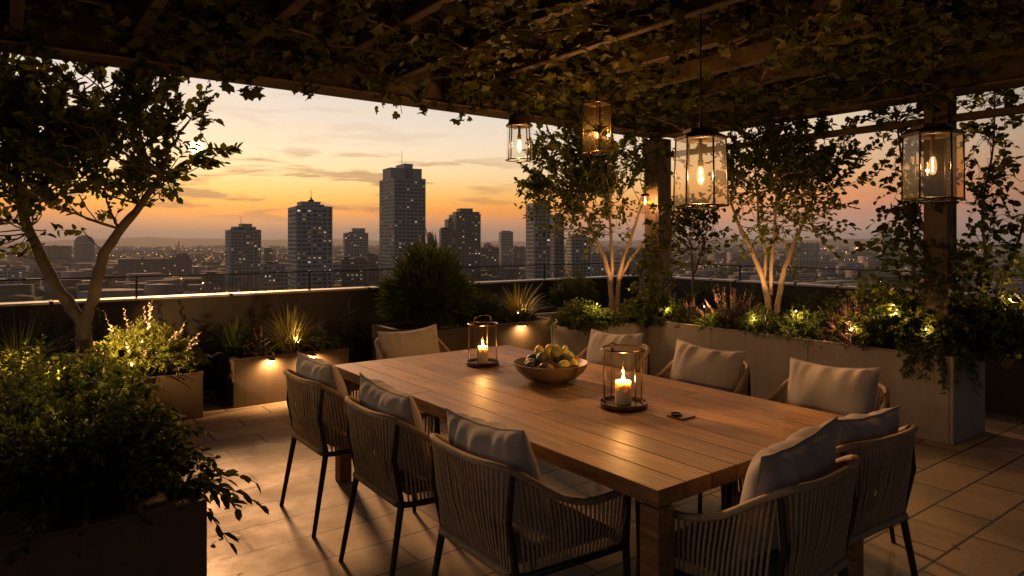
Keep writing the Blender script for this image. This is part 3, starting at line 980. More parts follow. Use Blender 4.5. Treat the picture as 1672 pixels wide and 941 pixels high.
chairs = [   # x, y, facing angle (0 = faces +y), chair label, pillow label, pillow tweak
    (1.615, 3.74, -90, 'rope armchair nearest the lit bronze planter on the left side of the table', 'grey cushion in the left side chair nearest the lit bronze planter', (0.0, .02, 0, 0)),
    (1.62, 2.87, -91, 'middle rope armchair of the three along the left side of the table', 'grey cushion in the middle chair on the left side of the table', (.0, .02, 2, 1)),
    (1.635, 2.075, -90, 'nearest rope armchair on the left side, seen from behind with its arm in full view', 'grey wrinkled cushion in the nearest left side chair', (.01, .03, -3, 2)),
    (3.36, 3.50, 90, 'farthest rope armchair on the right side, beside the fruit bowl', 'pale cushion behind the fruit bowl on the right side', (0, .02, 3, 1)),
    (3.36, 2.69, 91, 'middle rope armchair of the three in front of the long greige planter', 'pale cushion in the middle chair in front of the greige planter', (0, .02, -2, 0)),
    (3.36, 1.88, 89, 'rope armchair on the right side nearest the planter end, facing the table', 'pale cushion in the right side chair nearest the planter end', (0, .03, 2, 2)),
    (2.52, 4.50, 180, 'rope armchair alone at the far head of the table', 'flat grey cushion in the chair at the far head of the table', (0, .0, 2, 0)),
    (2.145, 1.46, 4, 'rope armchair at the near end of the table, closest to the table leg', 'grey cushion filling the near end chair closest to the table leg', (.0, .03, -4, 1)),
    (2.775, 1.54, -3, 'rope armchair at the near end of the table, on the side of the open paving', 'grey cushion in the near end chair on the side of the open paving', (0, .0, 2, 2)),
]
used = set()
for i, (x, y, a, cl, pl, (ox, oz, tw, pk)) in enumerate(chairs):
    c = chair0 if i == 0 else copy_tree(chair0)
    c.location = (x, y, 0); c.rotation_euler = (0, 0, R(a))
    tag(c, cl, 'chair', 'rope armchairs round the table')
    p = pil[pk] if pk not in used else copy_tree(pil[pk])
    used.add(pk)
    Rm = Matrix.Rotation(R(a), 4, 'Z')
    loc = Vector((x, y, 0)) + Rm @ Vector((ox, -.165, .475 + .205 + oz))
    p.matrix_world = Matrix.Translation(loc) @ Rm @ Matrix.Rotation(R(tw), 4, 'Y') @ Matrix.Rotation(R(17), 4, 'X')
    tag(p, pl, 'cushion', 'cushions on the rope armchairs')

# ================================================================== on the table
def on_table(px, py):
    d = 1100 * (EYE - TZ) / (py - 392.0)
    return far(px, d)
def candle_lantern(label, clabel, px, py, r, h, handle, seed):
    x, y = on_table(px, py)
    t = thing('candle_lantern', label, 'lantern', (x, y, TZ), R(20 + 40 * seed), 'candle lanterns on the table')
    MB().lathe([(0, .002), (r * 1.06, .002), (r * 1.12, .008), (r * 1.12, .026), (r * 1.04, .028), (r * 1.02, .014), (0, .014)], 40).build('tray', M['brass_dark'], t, True)
    MB().lathe([(r * .93, .016), (r * .93, h * .985)], 48, cap=False).build('glass_shade', M['glass_smoke'], t, True)
    ring = [(r * math.cos(2 * PI * i / 40), r * math.sin(2 * PI * i / 40), h) for i in range(40)]
    MB().tube(ring, .0042, 6, closed=True).build('top_ring', M['brass_dark'], t, True)
    for k in range(4):
        a = 2 * PI * k / 4 + .3
        MB().tube([(r * math.cos(a), r * math.sin(a), .022), (r * math.cos(a), r * math.sin(a), h)], .0032, 6).build('rod', M['brass_dark'], t, True)
    if handle:
        hp = [(r * .95 * math.cos(q), 0, h + .055 * math.sin(q) ** .35 if 0 < q < PI else h) for q in [PI * i / 16 for i in range(17)]]
        MB().tube(hp, .003, 6).build('handle', M['brass_dark'], t, True)
    else:
        MB().tube([(r * .95, .0, h), (r * 1.12, .02, h + .012), (r * 1.18, .05, h - .004), (r * 1.02, .07, h - .012)], .0035, 6).build('latch', M['brass_dark'], t, True)
        MB().lathe([(.004, h), (.008, h + .006), (.007, h + .016), (0, h + .02)], 10, (-r * .7, r * .7, 0)).build('finial', M['brass_dark'], t, True)
    c = thing('pillar_candle', clabel, 'candle', (x, y, TZ + .0155), 0, 'candles in the table lanterns')
    cr, ch = r * .37, h * .39
    MB().lathe([(0, 0), (cr * .98, 0), (cr, .004), (cr, ch * .5), (cr * .99, ch - .006), (cr * .94, ch), (cr * .80, ch - .004), (cr * .45, ch - .009), (0, ch - .010)], 32).build('wax', M['wax'], c, True)
    MB().tube([(0, 0, ch - .011), (.001, 0, ch + .004), (.003, .001, ch + .010)], .0014, 5).build('wick', M['wick'], c)
    MB().lathe([(0, ch - .008), (.0065, ch - .003), (.0085, ch + .006), (.0072, ch + .017), (.0034, ch + .029), (0, ch + .037)], 14, (.001, 0, 0)).build('flame', M['flame'], c, True)
    point('candle_light', (0, 0, ch + .010), 7.0, (1, .49, .15), .0055, c)
    return t
candle_lantern('glass candle lantern with a wire handle near the far end of the table', 'lit pillar candle in the lantern with the wire handle', 788, 596, .098, .27, True, 0)
candle_lantern('larger glass candle lantern with brass rods nearest the near end chairs', 'lit pillar candle in the larger lantern with brass rods', 1017.5, 664, .107, .285, False, 1)
bx, by = on_table(899, 622)
bowl = MB().lathe([(0, .004), (.085, .004), (.09, .0), (.10, .004), (.150, .024), (.194, .060), (.218, .104), (.221, .110), (.215, .111), (.208, .104), (.184, .068), (.145, .036), (.09, .018), (0, .014)], 56).build('fruit_bowl', M['bowl'], None, True, (bx, by, TZ))
tag(bowl, 'wide turned wooden bowl heaped with fruit on the table', 'bowl')
def fruit(kind, p, rz, tilt):
    spec = {'lemon': ('lemon', 'fruit_lemon', [(0, -.043), (.006, -.040), (.018, -.032), (.029, -.014), (.031, .002), (.027, .018), (.016, .031), (.007, .037), (.004, .043), (0, .045)]),
            'pear': ('pear', 'fruit_pear', [(0, -.038), (.018, -.039), (.033, -.026), (.037, -.006), (.031, .016), (.019, .034), (.014, .048), (.009, .056), (0, .058)]),
            'fig': ('fig', 'fruit_fig', [(0, -.026), (.018, -.024), (.028, -.008), (.026, .010), (.014, .026), (.006, .036), (.004, .042), (0, .043)]),
            'avocado': ('avocado', 'fruit_avocado', [(0, -.046), (.020, -.042), (.034, -.022), (.036, 0), (.028, .025), (.017, .043), (0, .050)]),
            'apricot': ('apricot', 'fruit_apricot', [(0, -.018), (.008, -.021), (.020, -.014), (.024, 0), (.020, .014), (.008, .020), (0, .017)])}[kind]
    t = thing(spec[0], 'x', 'fruit', (bx + p[0], by + p[1], TZ + p[2]), rz, 'fruit heaped in the wooden bowl')
    t.rotation_euler = (tilt, 0, rz)
    t.scale = (.92, .92, .92)
    t.location.z -= .016
    MB().lathe(spec[2], 20).build('skin', M[spec[1]], t, True)
    zt = spec[2][-1][1]
    MB().tube([(0, 0, zt - .002), (.002, .001, zt + .008), (.006, .002, zt + (.020 if kind == 'pear' else .006))], [.0022, .0016, .0014], 5).build('stalk', M['stem'], t)
    return t
FR = [('avocado', (-.12, .03, .125), .3, 1.3, 'dark green avocado at the outer rim of the bowl nearest the far candle'),
      ('avocado', (-.06, .09, .135), 1.2, 1.2, 'dark green avocado at the back of the heap'),
      ('avocado', (-.065, -.005, .160), 2.0, 1.45, 'dark avocado lying on top beside the lemons'),
      ('avocado', (.055, -.065, .140), .9, 1.2, 'dark avocado between yellow fruit at the front of the bowl'),
      ('fig', (-.155, -.005, .125), .2, .8, 'small dark fig resting on the bowl rim nearest the far candle'),
      ('fig', (-.11, -.075, .120), 1.2, 1.2, 'dark fig behind the apricots at the front rim'),
      ('fig', (.12, .085, .125), 2.1, .8, 'dark fig at the back rim beside the pears'),
      ('apricot', (-.10, -.115, .120), .4, .6, 'orange apricot at the front rim of the bowl'),
      ('apricot', (.15, -.055, .125), .9, .9, 'orange apricot at the rim nearest the near lantern'),
      ('apricot', (.170, .02, .125), .9, .4, 'orange apricot at the rim under the stacked pears'),
      ('lemon', (-.01, -.135, .130), .5, 1.5, 'large yellow lemon resting on the front rim'),
      ('lemon', (.02, .03, .195), 1.9, 1.0, 'yellow lemon on top of the heap, tilted upright'),
      ('lemon', (-.035, .06, .185), 2.7, .7, 'yellow lemon behind the topmost lemon'),
      ('lemon', (.075, -.12, .125), 2.9, 1.4, 'small yellow lemon right at the front of the bowl'),
      ('pear', (.075, .055, .165), .7, .5, 'yellow green pear standing at the back of the heap'),
      ('pear', (.105, .0, .160), 1.9, .4, 'yellow green pear leaning between the other pears'),
      ('pear', (.125, -.02, .145), 2.6, 1.0, 'yellow green pear lying toward the near lantern'),
      ('pear', (.035, -.02, .185), 3.4, .9, 'pale pear on top of the heap beside the topmost lemon')]
for kd, p, rz, tl, lb in FR:
    tag(fruit(kd, p, rz, tl), lb)
x, y = on_table(1112, 681)
t = thing('coaster', 'small square wooden coaster with a bright brass disc beside the larger lantern', 'coaster', (x, y, TZ + .0005), R(0))
MB().box((0, 0, .0045), (.095, .095, .008), 0, 1, .002).build('base', M['coaster'], t)
MB().lathe([(0, .0085), (.022, .0085), (.026, .011), (.028, .017), (.025, .017), (.022, .012), (0, .0115)], 24, (-.018, .012, 0)).build('dish', M['brass_dark'], t, True)

# ================================================================== hanging lanterns
def poly_ring(r, n, z, rot): return [(r * math.cos(2 * PI * i / n + rot), r * math.sin(2 * PI * i / n + rot), z) for i in range(n)]
def pendant(label, px, dep, zb, zt, r0, r1, n, glass, rot, bulb, watts, cap='pyramid', metal='bronze', top=None):
    x, y = far(px, dep)
    t = thing('hanging_lantern', label, 'lantern', (x, y, zb), rot, 'lanterns hung from the pergola')
    h = zt - zb
    lo, hi = poly_ring(r0, n, 0, 0), poly_ring(r1, n, h, 0)
    k = MB(); k.tube(hi, .006 if n < 12 else .005, 6, closed=True); k.build('upper_ring', M[metal], t, 'all')
    k = MB(); k.tube(lo, .006 if n < 12 else .005, 6, closed=True)
    if n < 12:
        k.lathe([(0, -.012), (r0 * .55, -.012), (r0 * .6, -.006), (0, -.006)], 16)
        for i in range(n): k.tube([(0, 0, -.006), lo[i]], .004, 5)
    k.build('bottom_ring', M[metal], t, 'all')
    for i in (range(n) if n < 12 else range(0, n, n // 4)):
        MB().tube([lo[i], hi[i]], .0050, 6).build('frame_bar', M[metal], t, 'all')
    if n < 12:
        for i in range(n):
            a, b2, c, d = [Vector(v) for v in (lo[i], lo[(i + 1) % n], hi[(i + 1) % n], hi[i])]
            q = MB(); ctr = (a + b2 + c + d) / 4
            nrm = (b2 - a).cross(d - a).normalized() * .0015
            sh = [v + (ctr - v).normalized() * .004 for v in (a, b2, c, d)]
            q.add([v + nrm for v in sh] + [v - nrm for v in sh], [(0, 1, 2, 3), (7, 6, 5, 4), (0, 4, 5, 1), (1, 5, 6, 2), (2, 6, 7, 3), (3, 7, 4, 0)])
            q.build('glass_pane', M[glass if not hasattr(glass, '__call__') else glass(i)], t)
    else:
        MB().lathe([(r0 * .97, .004), (r1 * .97, h - .004)], 40, cap=False).build('glass_shade', M[glass], t, True)
    if cap == 'dome':
        MB().lathe([(r1 * 1.12, h - .004), (r1 * 1.14, h + .006), (r1 * .95, h + .02), (r1 * .88, h + .06), (r1 * .80, h + .085), (r1 * .55, h + .098), (r1 * .2, h + .105), (.012, h + .115), (.010, h + .14), (0, h + .142)], 32).build('cap', M[metal], t, True)
        ch = h + .14
    elif cap == 'pyramid':
        MB().lathe([(r1 * 1.10, h), (r1 * 1.10, h + .010), (r1 * .80, h + .030), (r1 * .72, h + .034), (r1 * .70, h + .055), (.014, h + .062), (.010, h + .10), (0, h + .102)], n, rot=0).build('cap', M[metal], t)
        ch = h + .10
    else:
        MB().lathe([(r1 * 1.02, h), (r1 * 1.02, h + .006), (.012, h + .012), (.010, h + .05), (0, h + .052)], n).build('cap', M[metal], t)
        ch = h + .05
    MB().tube([(0, 0, ch - .01), (0, 0, (top or BZ + .12) - zb)], .0045, 6).build('cord', M['black_metal'], t, True)
    bz = h * bulb
    s = h - .002
    MB().lathe([(0, s), (.011, s), (.011, bz + .095), (.016, bz + .090), (.016, bz + .055), (.012, bz + .050), (0, bz + .050)], 14).build('socket', M['brass_dark'], t, True)
    b2 = MB().lathe([(.011, bz + .050), (.017, bz + .035), (.021, bz + .010), (.021, bz - .020), (.014, bz - .045), (0, bz - .052)], 18).build('bulb', M['bulb_glow'], t, True)
    MB().tube([(.0, 0, bz + .045), (.004, .002, bz + .02), (-.004, -.002, bz), (.004, .001, bz - .02), (0, 0, bz - .035)], .0036, 6).build('filament', M['filament'], b2, True)
    point('lantern_light', (0, 0, bz - .005), watts, (1, .49, .17), .011, t)
    return t
pendant('smallest lantern, round with a domed cap, hung against the open sky', 848, 5.5, 2.222, 2.50, .112, .098, 24, 'glass_clear', R(15), .42, 14, 'dome')
pendant('tall narrow amber glass lantern hung in front of the lit corner tree', 975, 5.0, 2.215, 2.58, .105, .105, 4, 'glass_amber', R(36.8 + 20), .42, 18, 'flat', 'brass_dark')
pendant('largest hexagonal clear glass lantern hung low in front of the post', 1144, 3.85, 1.765, 2.145, .150, .138, 6, 'glass_seeded', R(-36.8 + 43), .45, 32, 'pyramid')
pendant('hexagonal lantern with one amber pane hung in front of the vine post', 1523, 3.8, 1.80, 2.16, .150, .146, 6, lambda i: 'glass_amber' if i in (4, 5) else 'glass_seeded', R(-36.8 + 34), .52, 6, 'pyramid')
# small jar lamp on the corner post
def jar_lamp():
    x, y = BX - .24, BY - .02
    t = thing('jar_lamp', 'small glass jar lamp bracketed to the corner post of the pergola', 'lamp', (x, y, 1.87))
    MB().lathe([(.045, 0), (.060, .01), (.064, .14), (.058, .19), (.040, .205), (.037, .205), (.055, .186), (.060, .14), (.056, .012), (.043, .003)], 28).build('jar', M['glass_clear'], t, True)
    MB().lathe([(0, .235), (.02, .235), (.048, .222), (.050, .200), (.044, .200), (0, .205)], 24).build('lid', M['bronze'], t, True)
    MB().tube([(0, 0, .232), (0, 0, .27), (.04, 0, .29), (.11, 0, .29)], .007, 8).build('bracket', M['bronze'], t, True)
    b2 = MB().lathe([(.010, .20), (.016, .165), (.022, .135), (.018, .105), (0, .095)], 16).build('bulb', M['bulb_glow'], t, True)
    MB().tube([(0, 0, .17), (.004, 0, .145), (-.004, 0, .13), (0, 0, .112)], .005, 6).build('filament', M['filament'], b2, True)
    point('lamp_light', (0, 0, .135), 12, (1, .50, .18), .010, t)
jar_lamp()
#PART3
# ================================================================== planting
# --- near left corner
def jit(c): return c
trunk_l = [([(0, 0, 0), (.02, 0, .18), (.03, .01, .40)], [.062, .054, .044]),
           ([None, (-.11, .10, .62), (-.22, .22, .88), (-.30, .30, 1.10), (-.36, .34, 1.35), (-.38, .36, 1.7)], [.042, .038, .034, .030, .024, .016]),
           ([None, (.09, -.05, .66), (.14, -.09, .92), (.24, -.16, 1.10), (.36, -.24, 1.28), (.48, -.32, 1.50)], [.040, .036, .032, .027, .022, .015])]
tree('ornamental_tree', 'broad dark leaved tree with a forked trunk rising from the near left planter', (.42, 5.82, .55), trunk_l,
     [((.02, .02, 1.78), (.84, .82, .62), .72), ((-.46, .34, 1.55), (.55, .55, .60), .28)], 410, .076, M['bark_dark'], M['leaf_tree'], per=13, top=2.36, r0=.0042)
shrub('leafy_bush', 'dense dark bush filling the near left planter, arching over its corner', (.24, 3.00, .56), .47, .42, .50, 230, 28, .048, .027, M['leaf_dark'], upright=.3, jitter=.5, spread=.75)
shrub('leafy_bush', 'olive leaved bush behind the front bush in the near left planter', (.27, 3.62, .56), .48, .46, .50, 210, 28, .044, .025, M['leaf_mid'], upright=.3, jitter=.5, spread=.75)
shrub('leafy_bush', 'dim bush in the middle of the near left planter', (.14, 4.38, .56), .58, .50, .46, 200, 26, .044, .025, M['leaf_mid'], jitter=.45)
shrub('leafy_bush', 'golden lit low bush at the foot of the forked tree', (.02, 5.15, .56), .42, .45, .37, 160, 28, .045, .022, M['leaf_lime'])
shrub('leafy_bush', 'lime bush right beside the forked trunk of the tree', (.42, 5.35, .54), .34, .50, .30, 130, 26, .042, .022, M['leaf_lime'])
def sprigs():
    t = thing('arching_plant', 'plant with long leaved stems arching out over the near planter corner', 'plant', (.50, 2.84, .60))
    st, lf = MB(), Leafs()
    for i in range(11):
        a = R(rng.uniform(-40, 55)); L = rng.uniform(.16, .34); up = rng.uniform(-.05, .16)
        ts = np.linspace(0, 1, 7)[:, None]
        d = np.array([math.cos(a), math.sin(a), 0])
        c = d * L * ts + np.array([0, 0, up]) * ts - np.array([0, 0, .16]) * ts ** 2.4
        st.tube(c, [.0035 * (1.2 - .8 * j / 6) for j in range(7)], 4, caps=False)
        n = 9
        tt = np.linspace(.2, 1, n); f = tt * 6; i0 = np.minimum(f.astype(int), 5); fr = (f - i0)[:, None]
        P = c[i0] * (1 - fr) + c[i0 + 1] * fr
        T = unit(c[i0 + 1] - c[i0]); sd = np.cross(T, np.array([0, 0, 1.0])) * np.where(np.arange(n) % 2 == 0, 1, -1)[:, None]
        lf.add(P, T * .8 + sd * .8 + rng.normal(size=(n, 3)) * .25, np.tile(np.array([0, 0, 1.0]), (n, 1)) + rng.normal(size=(n, 3)) * .4, rng.uniform(.045, .085, n), rng.uniform(.018, .030, n))
    st.build('stems', M['stem'], t, 'all'); lf.build('foliage', M['leaf_dark'], t)
sprigs()
x, y = at_y(236, 6.72)
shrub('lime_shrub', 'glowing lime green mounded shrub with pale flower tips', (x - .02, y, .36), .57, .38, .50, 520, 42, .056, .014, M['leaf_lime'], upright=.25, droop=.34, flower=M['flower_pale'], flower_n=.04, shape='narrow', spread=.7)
x, y = at_y(142, 6.7)
shrub('flower_spike', 'single pale feathery flower spike beside the forked trunk', (x, y, .36), .05, .05, .40, 14, 30, .03, .008, M['flower_pale'], cat='flower', shape='narrow', upright=.9, droop=.0)
x, y = at_y(28, 6.4)
grass('wispy_grass', 'wispy pale grass arching at the far left behind the tree', (x, y, .40), .35, .56, 240, .009, M['leaf_mid'], stiff=.35, spread=1.1)
x, y = at_y(165, 7.1)
shrub('upright_shrub', 'small dark upright shrub against the parapet right of the forked trunk', (x, y, .35), .14, .12, .62, 34, 26, .05, .022, M['leaf_mid'], upright=.8)
for i, (px, w) in enumerate(((-40, .7), (70, .6))):
    x, y = at_y(px, 7.25)
    shrub('hedge', ['dark hedge at the far left edge against the parapet', 'dark low hedge left of the forked trunk against the parapet'][i], (x, y, .0), w, .22, [1.10, .98][i], 110, 30, .05, .028, M['leaf_dark'], cat='hedge', upright=.5)
# --- bronze planter behind the left chairs
x, y = at_y(474, 6.86)
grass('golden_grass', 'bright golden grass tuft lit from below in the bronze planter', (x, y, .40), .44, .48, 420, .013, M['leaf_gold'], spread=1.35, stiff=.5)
x, y = at_y(384, 6.9)
grass('strap_leaf_plant', 'dark strap leaved plant at the left end of the bronze planter', (x, y, .40), .30, .42, 150, .018, M['leaf_dark'], cat='plant', spread=1.25, stiff=.4)
x, y = at_y(430, 6.78)
shrub('heather', 'reddish heather between the strap leaved plant and the golden grass', (x, y, .40), .14, .14, .26, 60, 26, .022, .006, M['leaf_heather'], cat='heather', shape='narrow', flower=M['flower_pink'], flower_n=.2)
x, y = at_y(520, 6.78)
shrub('fern_clump', 'small green fern clump right of the golden grass', (x, y, .40), .17, .16, .27, 60, 30, .038, .010, M['leaf_lime'], cat='fern', shape='narrow', spread=.8)
x, y = at_y(548, 6.72)
shrub('fern_clump', 'small green fern clump at the right end of the bronze planter', (x, y, .40), .13, .14, .21, 50, 30, .034, .010, M['leaf_mid'], cat='fern', shape='narrow', spread=.8)
x, y = at_y(572, 7.22)
shrub('sprig_plant', 'thin upright sprig standing against the dark parapet', (x, y, .2), .12, .08, .72, 9, 24, .06, .018, M['leaf_mid'], cat='plant', upright=.85, droop=.05)
x, y = at_y(352, 7.2)
shrub('sprig_plant', 'slim bare stemmed plant behind the left end of the bronze planter', (x, y, .2), .14, .08, .66, 10, 16, .05, .014, M['leaf_dark'], cat='plant', upright=.85, droop=.05)
# --- planter along the far parapet
x, y = at_y(697, 6.55)
shrub('grass_mound', 'large rounded spiky grass mound on the skyline left of the far candle', (x, y, .60), .46, .40, .82, 420, 30, .25, .011, M['leaf_mid'], cat='ornamental grass', upright=.2, shape='narrow', spread=.38, jitter=.5, droop=.10, stem_r=.002)
shrub('mound_base', 'twiggy lit stems at the foot of the spiky grass mound', (x + .16, y - .25, .60), .08, .08, .26, 16, 3, .03, .012, M['leaf_gold'], cat='plant', upright=.6)
x, y = at_y(792, 6.55)
shrub('dark_shrub', 'dark shrub between the spiky mound and the golden grass', (x, y, .58), .40, .30, .42, 130, 26, .045, .022, M['leaf_dark'])
x, y = at_y(760, 6.9)
shrub('dark_shrub', 'dark shrub tight against the parapet right of the spiky mound', (x, y, .4), .35, .22, .72, 100, 26, .05, .022, M['leaf_dark'])
x, y = at_y(846, 6.42)
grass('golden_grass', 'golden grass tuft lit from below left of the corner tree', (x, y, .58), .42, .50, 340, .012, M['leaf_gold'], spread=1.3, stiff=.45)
x, y = at_y(812, 6.32)
shrub('fern_clump', 'dim fern clump in front of the golden grass by the corner', (x, y, .58), .20, .17, .23, 70, 30, .036, .010, M['leaf_mid'], cat='fern', shape='narrow', spread=.8)
x, y = at_y(862, 6.25)
shrub('fern_clump', 'small fern clump at the right foot of the golden grass', (x, y, .58), .17, .15, .18, 60, 30, .034, .010, M['leaf_mid'], cat='fern', shape='narrow', spread=.8)
x, y = at_y(938, 7.08)
shrub('round_shrub', 'rounded bright edged shrub standing against the skyline behind the corner planter', (x, y, .56), .50, .28, .70, 220, 32, .048, .018, M['leaf_mid'], upright=.35, shape='narrow')
# --- far corner planter with the lit tree
x, y = at_y(1001, 5.80)
T1 = [([(0, 0, 0), (-.01, .0, .25), (-.035, .02, .50), (-.10, .06, .78), (-.20, .14, 1.05), (-.30, .20, 1.32)], [.040, .034, .030, .026, .020, .014]),
      ([(.035, -.02, 0), (.05, -.03, .25), (.06, -.04, .52), (.12, -.08, .80), (.20, -.14, 1.08), (.27, -.2, 1.35)], [.034, .029, .026, .022, .018, .013]),
      ([(.01, .03, .45), (.0, .02, .75), (-.02, .02, 1.05), (-.03, .04, 1.4)], [.022, .020, .017, .012]),
      ([(.06, -.03, .45), (.16, -.10, .70), (.30, -.20, .92), (.38, -.28, 1.15)], [.020, .017, .014, .010])]
tree('ornamental_tree', 'multi stem tree with pale lit stems in the far corner planter', (x, y, .60), T1,
     [((-.22, .16, 1.66), (.80, .68, .70), 1.0)], 310, .072, M['bark'], M['leaf_tree'], per=14, top=2.18, r0=.0034, group='lit multi stem trees')
x, y = at_x(1258, 6.12)
T2 = [([(0, 0, 0), (-.02, .01, .30), (-.06, .05, .58), (-.14, .12, .85), (-.24, .20, 1.10), (-.30, .26, 1.35)], [.036, .031, .027, .022, .017, .012]),
      ([(.04, -.03, 0), (.06, -.04, .30), (.10, -.08, .60), (.18, -.13, .88), (.27, -.19, 1.12), (.36, -.25, 1.38)], [.033, .029, .025, .021, .016, .011]),
      ([(.0, .0, .40), (.02, 0, .72), (.04, -.02, 1.02), (.06, -.03, 1.4)], [.020, .018, .015, .011]),
      ([(-.05, .04, .50), (-.03, .03, .8), (-.08, .08, 1.1), (-.10, .08, 1.4)], [.018, .016, .014, .010])]
tree('ornamental_tree', 'multi stem tree with bright lit stems in the long greige planter', (x, y, .62), T2,
     [((.16, -.10, 1.56), (.68, .62, .70), 1.0)], 290, .069, M['bark'], M['leaf_tree'], per=14, top=2.09, r0=.0034, group='lit multi stem trees')
x, y = at_x(1131, 7.5)
T3 = [([(0, 0, 0), (.01, 0, .45), (0, 0, .75), (-.02, .01, 1.0)], [.024, .020, .016, .010]), ([(.0, 0, .6), (.08, -.05, .85), (.14, -.08, 1.1)], [.014, .012, .009])]
tree('young_tree', 'small slender tree behind the post, between the two lit trees', (x, y, .45), T3, [((0, 0, 1.22), (.36, .36, .42), 1.0)], 90, .085, M['bark_dark'], M['leaf_tree'], per=9, top=1.72, r0=.004)
plants = [  # px, x plane, z, rx, ry, h, n, per, leafL, leafW, mat, label, kind, extra
    (948, 5.45, .58, .36, .34, .26, 120, 30, .050, .014, 'leaf_mid', 'spreading green juniper at the left corner of the corner planter', 'juniper', {}),
    (985, 5.30, .58, .24, .22, .22, 90, 30, .042, .013, 'leaf_mid', 'bright green low shrub at the front of the corner planter', 'low_shrub', {}),
    (1042, 5.75, .58, .30, .32, .26, 110, 30, .044, .014, 'leaf_mid', 'green shrub right of the lit stems in the corner planter', 'low_shrub', {}),
    (1085, 5.98, .60, .26, .34, .30, 110, 30, .044, .016, 'leaf_mid', 'bushy green shrub at the foot of the corner post', 'low_shrub', {}),
    (1128, 6.02, .60, .24, .26, .20, 90, 30, .032, .009, 'leaf_heather', 'dull green heather right of the corner post', 'heather', dict(flower=M['flower_pink'], flower_n=.12)),
    (1195, 6.12, .60, .26, .42, .27, 160, 30, .030, .008, 'leaf_heather', 'rosy flowering heather left of the bright lit stems', 'heather', dict(flower=M['flower_pink'], flower_n=.5)),
    (1170, 5.92, .60, .16, .28, .17, 90, 30, .034, .010, 'leaf_mid', 'low green edging plant in front of the rosy heather', 'edging_plant', {}),
    (1243, 5.95, .60, .22, .30, .25, 120, 32, .036, .011, 'leaf_mid', 'green mounded shrub in front of the bright lit stems', 'mounded_shrub', {}),
    (1318, 6.02, .60, .28, .38, .27, 150, 32, .036, .011, 'leaf_mid', 'wide green mounded shrub right of the bright lit stems', 'mounded_shrub', {}),
    (1396, 5.98, .60, .20, .24, .24, 100, 30, .032, .009, 'leaf_heather', 'pink tipped heather lit by a small lamp near the vine post', 'heather', dict(flower=M['flower_pink'], flower_n=.6)),
    (1372, 6.3, .60, .20, .25, .36, 50, 26, .042, .02, 'leaf_dark', 'dark sprigs behind the pink tipped heather', 'sprig_plant', {}),
    (1462, 6.02, .60, .30, .34, .44, 160, 30, .046, .020, 'leaf_mid', 'leafy green bush at the left foot of the vine post', 'leafy_bush', {}),
    (1530, 5.96, .60, .28, .26, .30, 130, 30, .044, .020, 'leaf_mid', 'bush trailing over the end of the long greige planter', 'trailing_bush', dict(droop=.95)),
    (1600, 6.30, .60, .34, .36, .50, 150, 30, .046, .020, 'leaf_dark', 'dark bush to the right of the vine post', 'leafy_bush', {}),
]
for px, xp, z, rx, ry, h, n, per, lL, lW, mt, lb, nm, ex in plants:
    x, y = at_x(px, xp)
    if px in (948, 985): x, y = at_y(px, 5.5 if px == 948 else 5.33)
    shrub(nm, lb, (x, y, z), rx * 1.08, ry * 1.12, h * 1.32, int(n * 1.35), per, lL * 1.22, lW * 1.35, M[mt], cat=nm.replace('_', ' '), shape='narrow' if lW < .015 else 'ovate', **ex)
hedges = [(1150, 7.6, .42, .62, 'dark hedge plant along the right parapet behind the corner post'), (1225, 7.6, .45, .60, 'dark hedge plant along the right parapet left of the bright lit stems'),
          (1330, 7.6, .45, .55, 'dark hedge plant along the right parapet right of the bright lit stems'), (1425, 7.6, .45, .58, 'dark hedge plant along the right parapet left of the vine post'),
          (1600, 7.5, .5, .62, 'dark hedge plant on the right parapet right of the vine post'), (1690, 7.4, .5, .72, 'dark hedge plant at the far right edge of the terrace')]
for px, xp, r, h, lb in hedges:
    x, y = at_x(px, xp)
    shrub('hedge_plant', lb, (x, y, .46), .36, r, h, 120, 28, .055, .026, M['leaf_dark'], cat='hedge', group='hedge plants along the right parapet', upright=.5)
# --- climbers on the posts
def climber(name, label, loc, paths, blobs, n, leafL, mat, top, per=7):
    t = thing(name, label, 'climber', loc)
    st, lf = MB(), Leafs()
    for p in paths:
        q = catmull(p, 6)
        st.tube(q, [.014 - .008 * i / len(q) for i in range(len(q))], 6, caps=False)
    pathpts = np.array([v for p in paths for v in [tuple(c) for c in catmull(p, 6)]])
    for c, rr, share in blobs:
        m = int(n * share)
        A = np.array(c) + unit(rng.normal(size=(m, 3))) * (rng.random((m, 1)) ** .4) * np.array(rr)
        for a in A:
            if a[2] > top: continue
            j = np.argmin(np.linalg.norm(pathpts - a, axis=1) + np.abs(pathpts[:, 2] - a[2] + .1) * .4)
            b2 = pathpts[j]
            mid = (a + b2) / 2 + rng.normal(size=3) * .04 + np.array([0, 0, .04])
            st.tube([b2, mid, a], [.004, .003, .0022], 3, caps=False)
            d = (a - b2) * .8 + rng.normal(size=3) * .12 + np.array([0, 0, -.03])
            pts = spray(lf, a, d + 1e-3, rng.uniform(.12, .26), int(per * rng.uniform(.7, 1.3)), leafL, leafL * .78, .8, .35)
            st.tube(pts, .002, 3, caps=False)
    st.build('stems', M['stem'], t, 'all')
    lf.build('foliage', mat, t, keep=lambda P: P[:, 2] < top)
x, y = at_x(1535, BX)
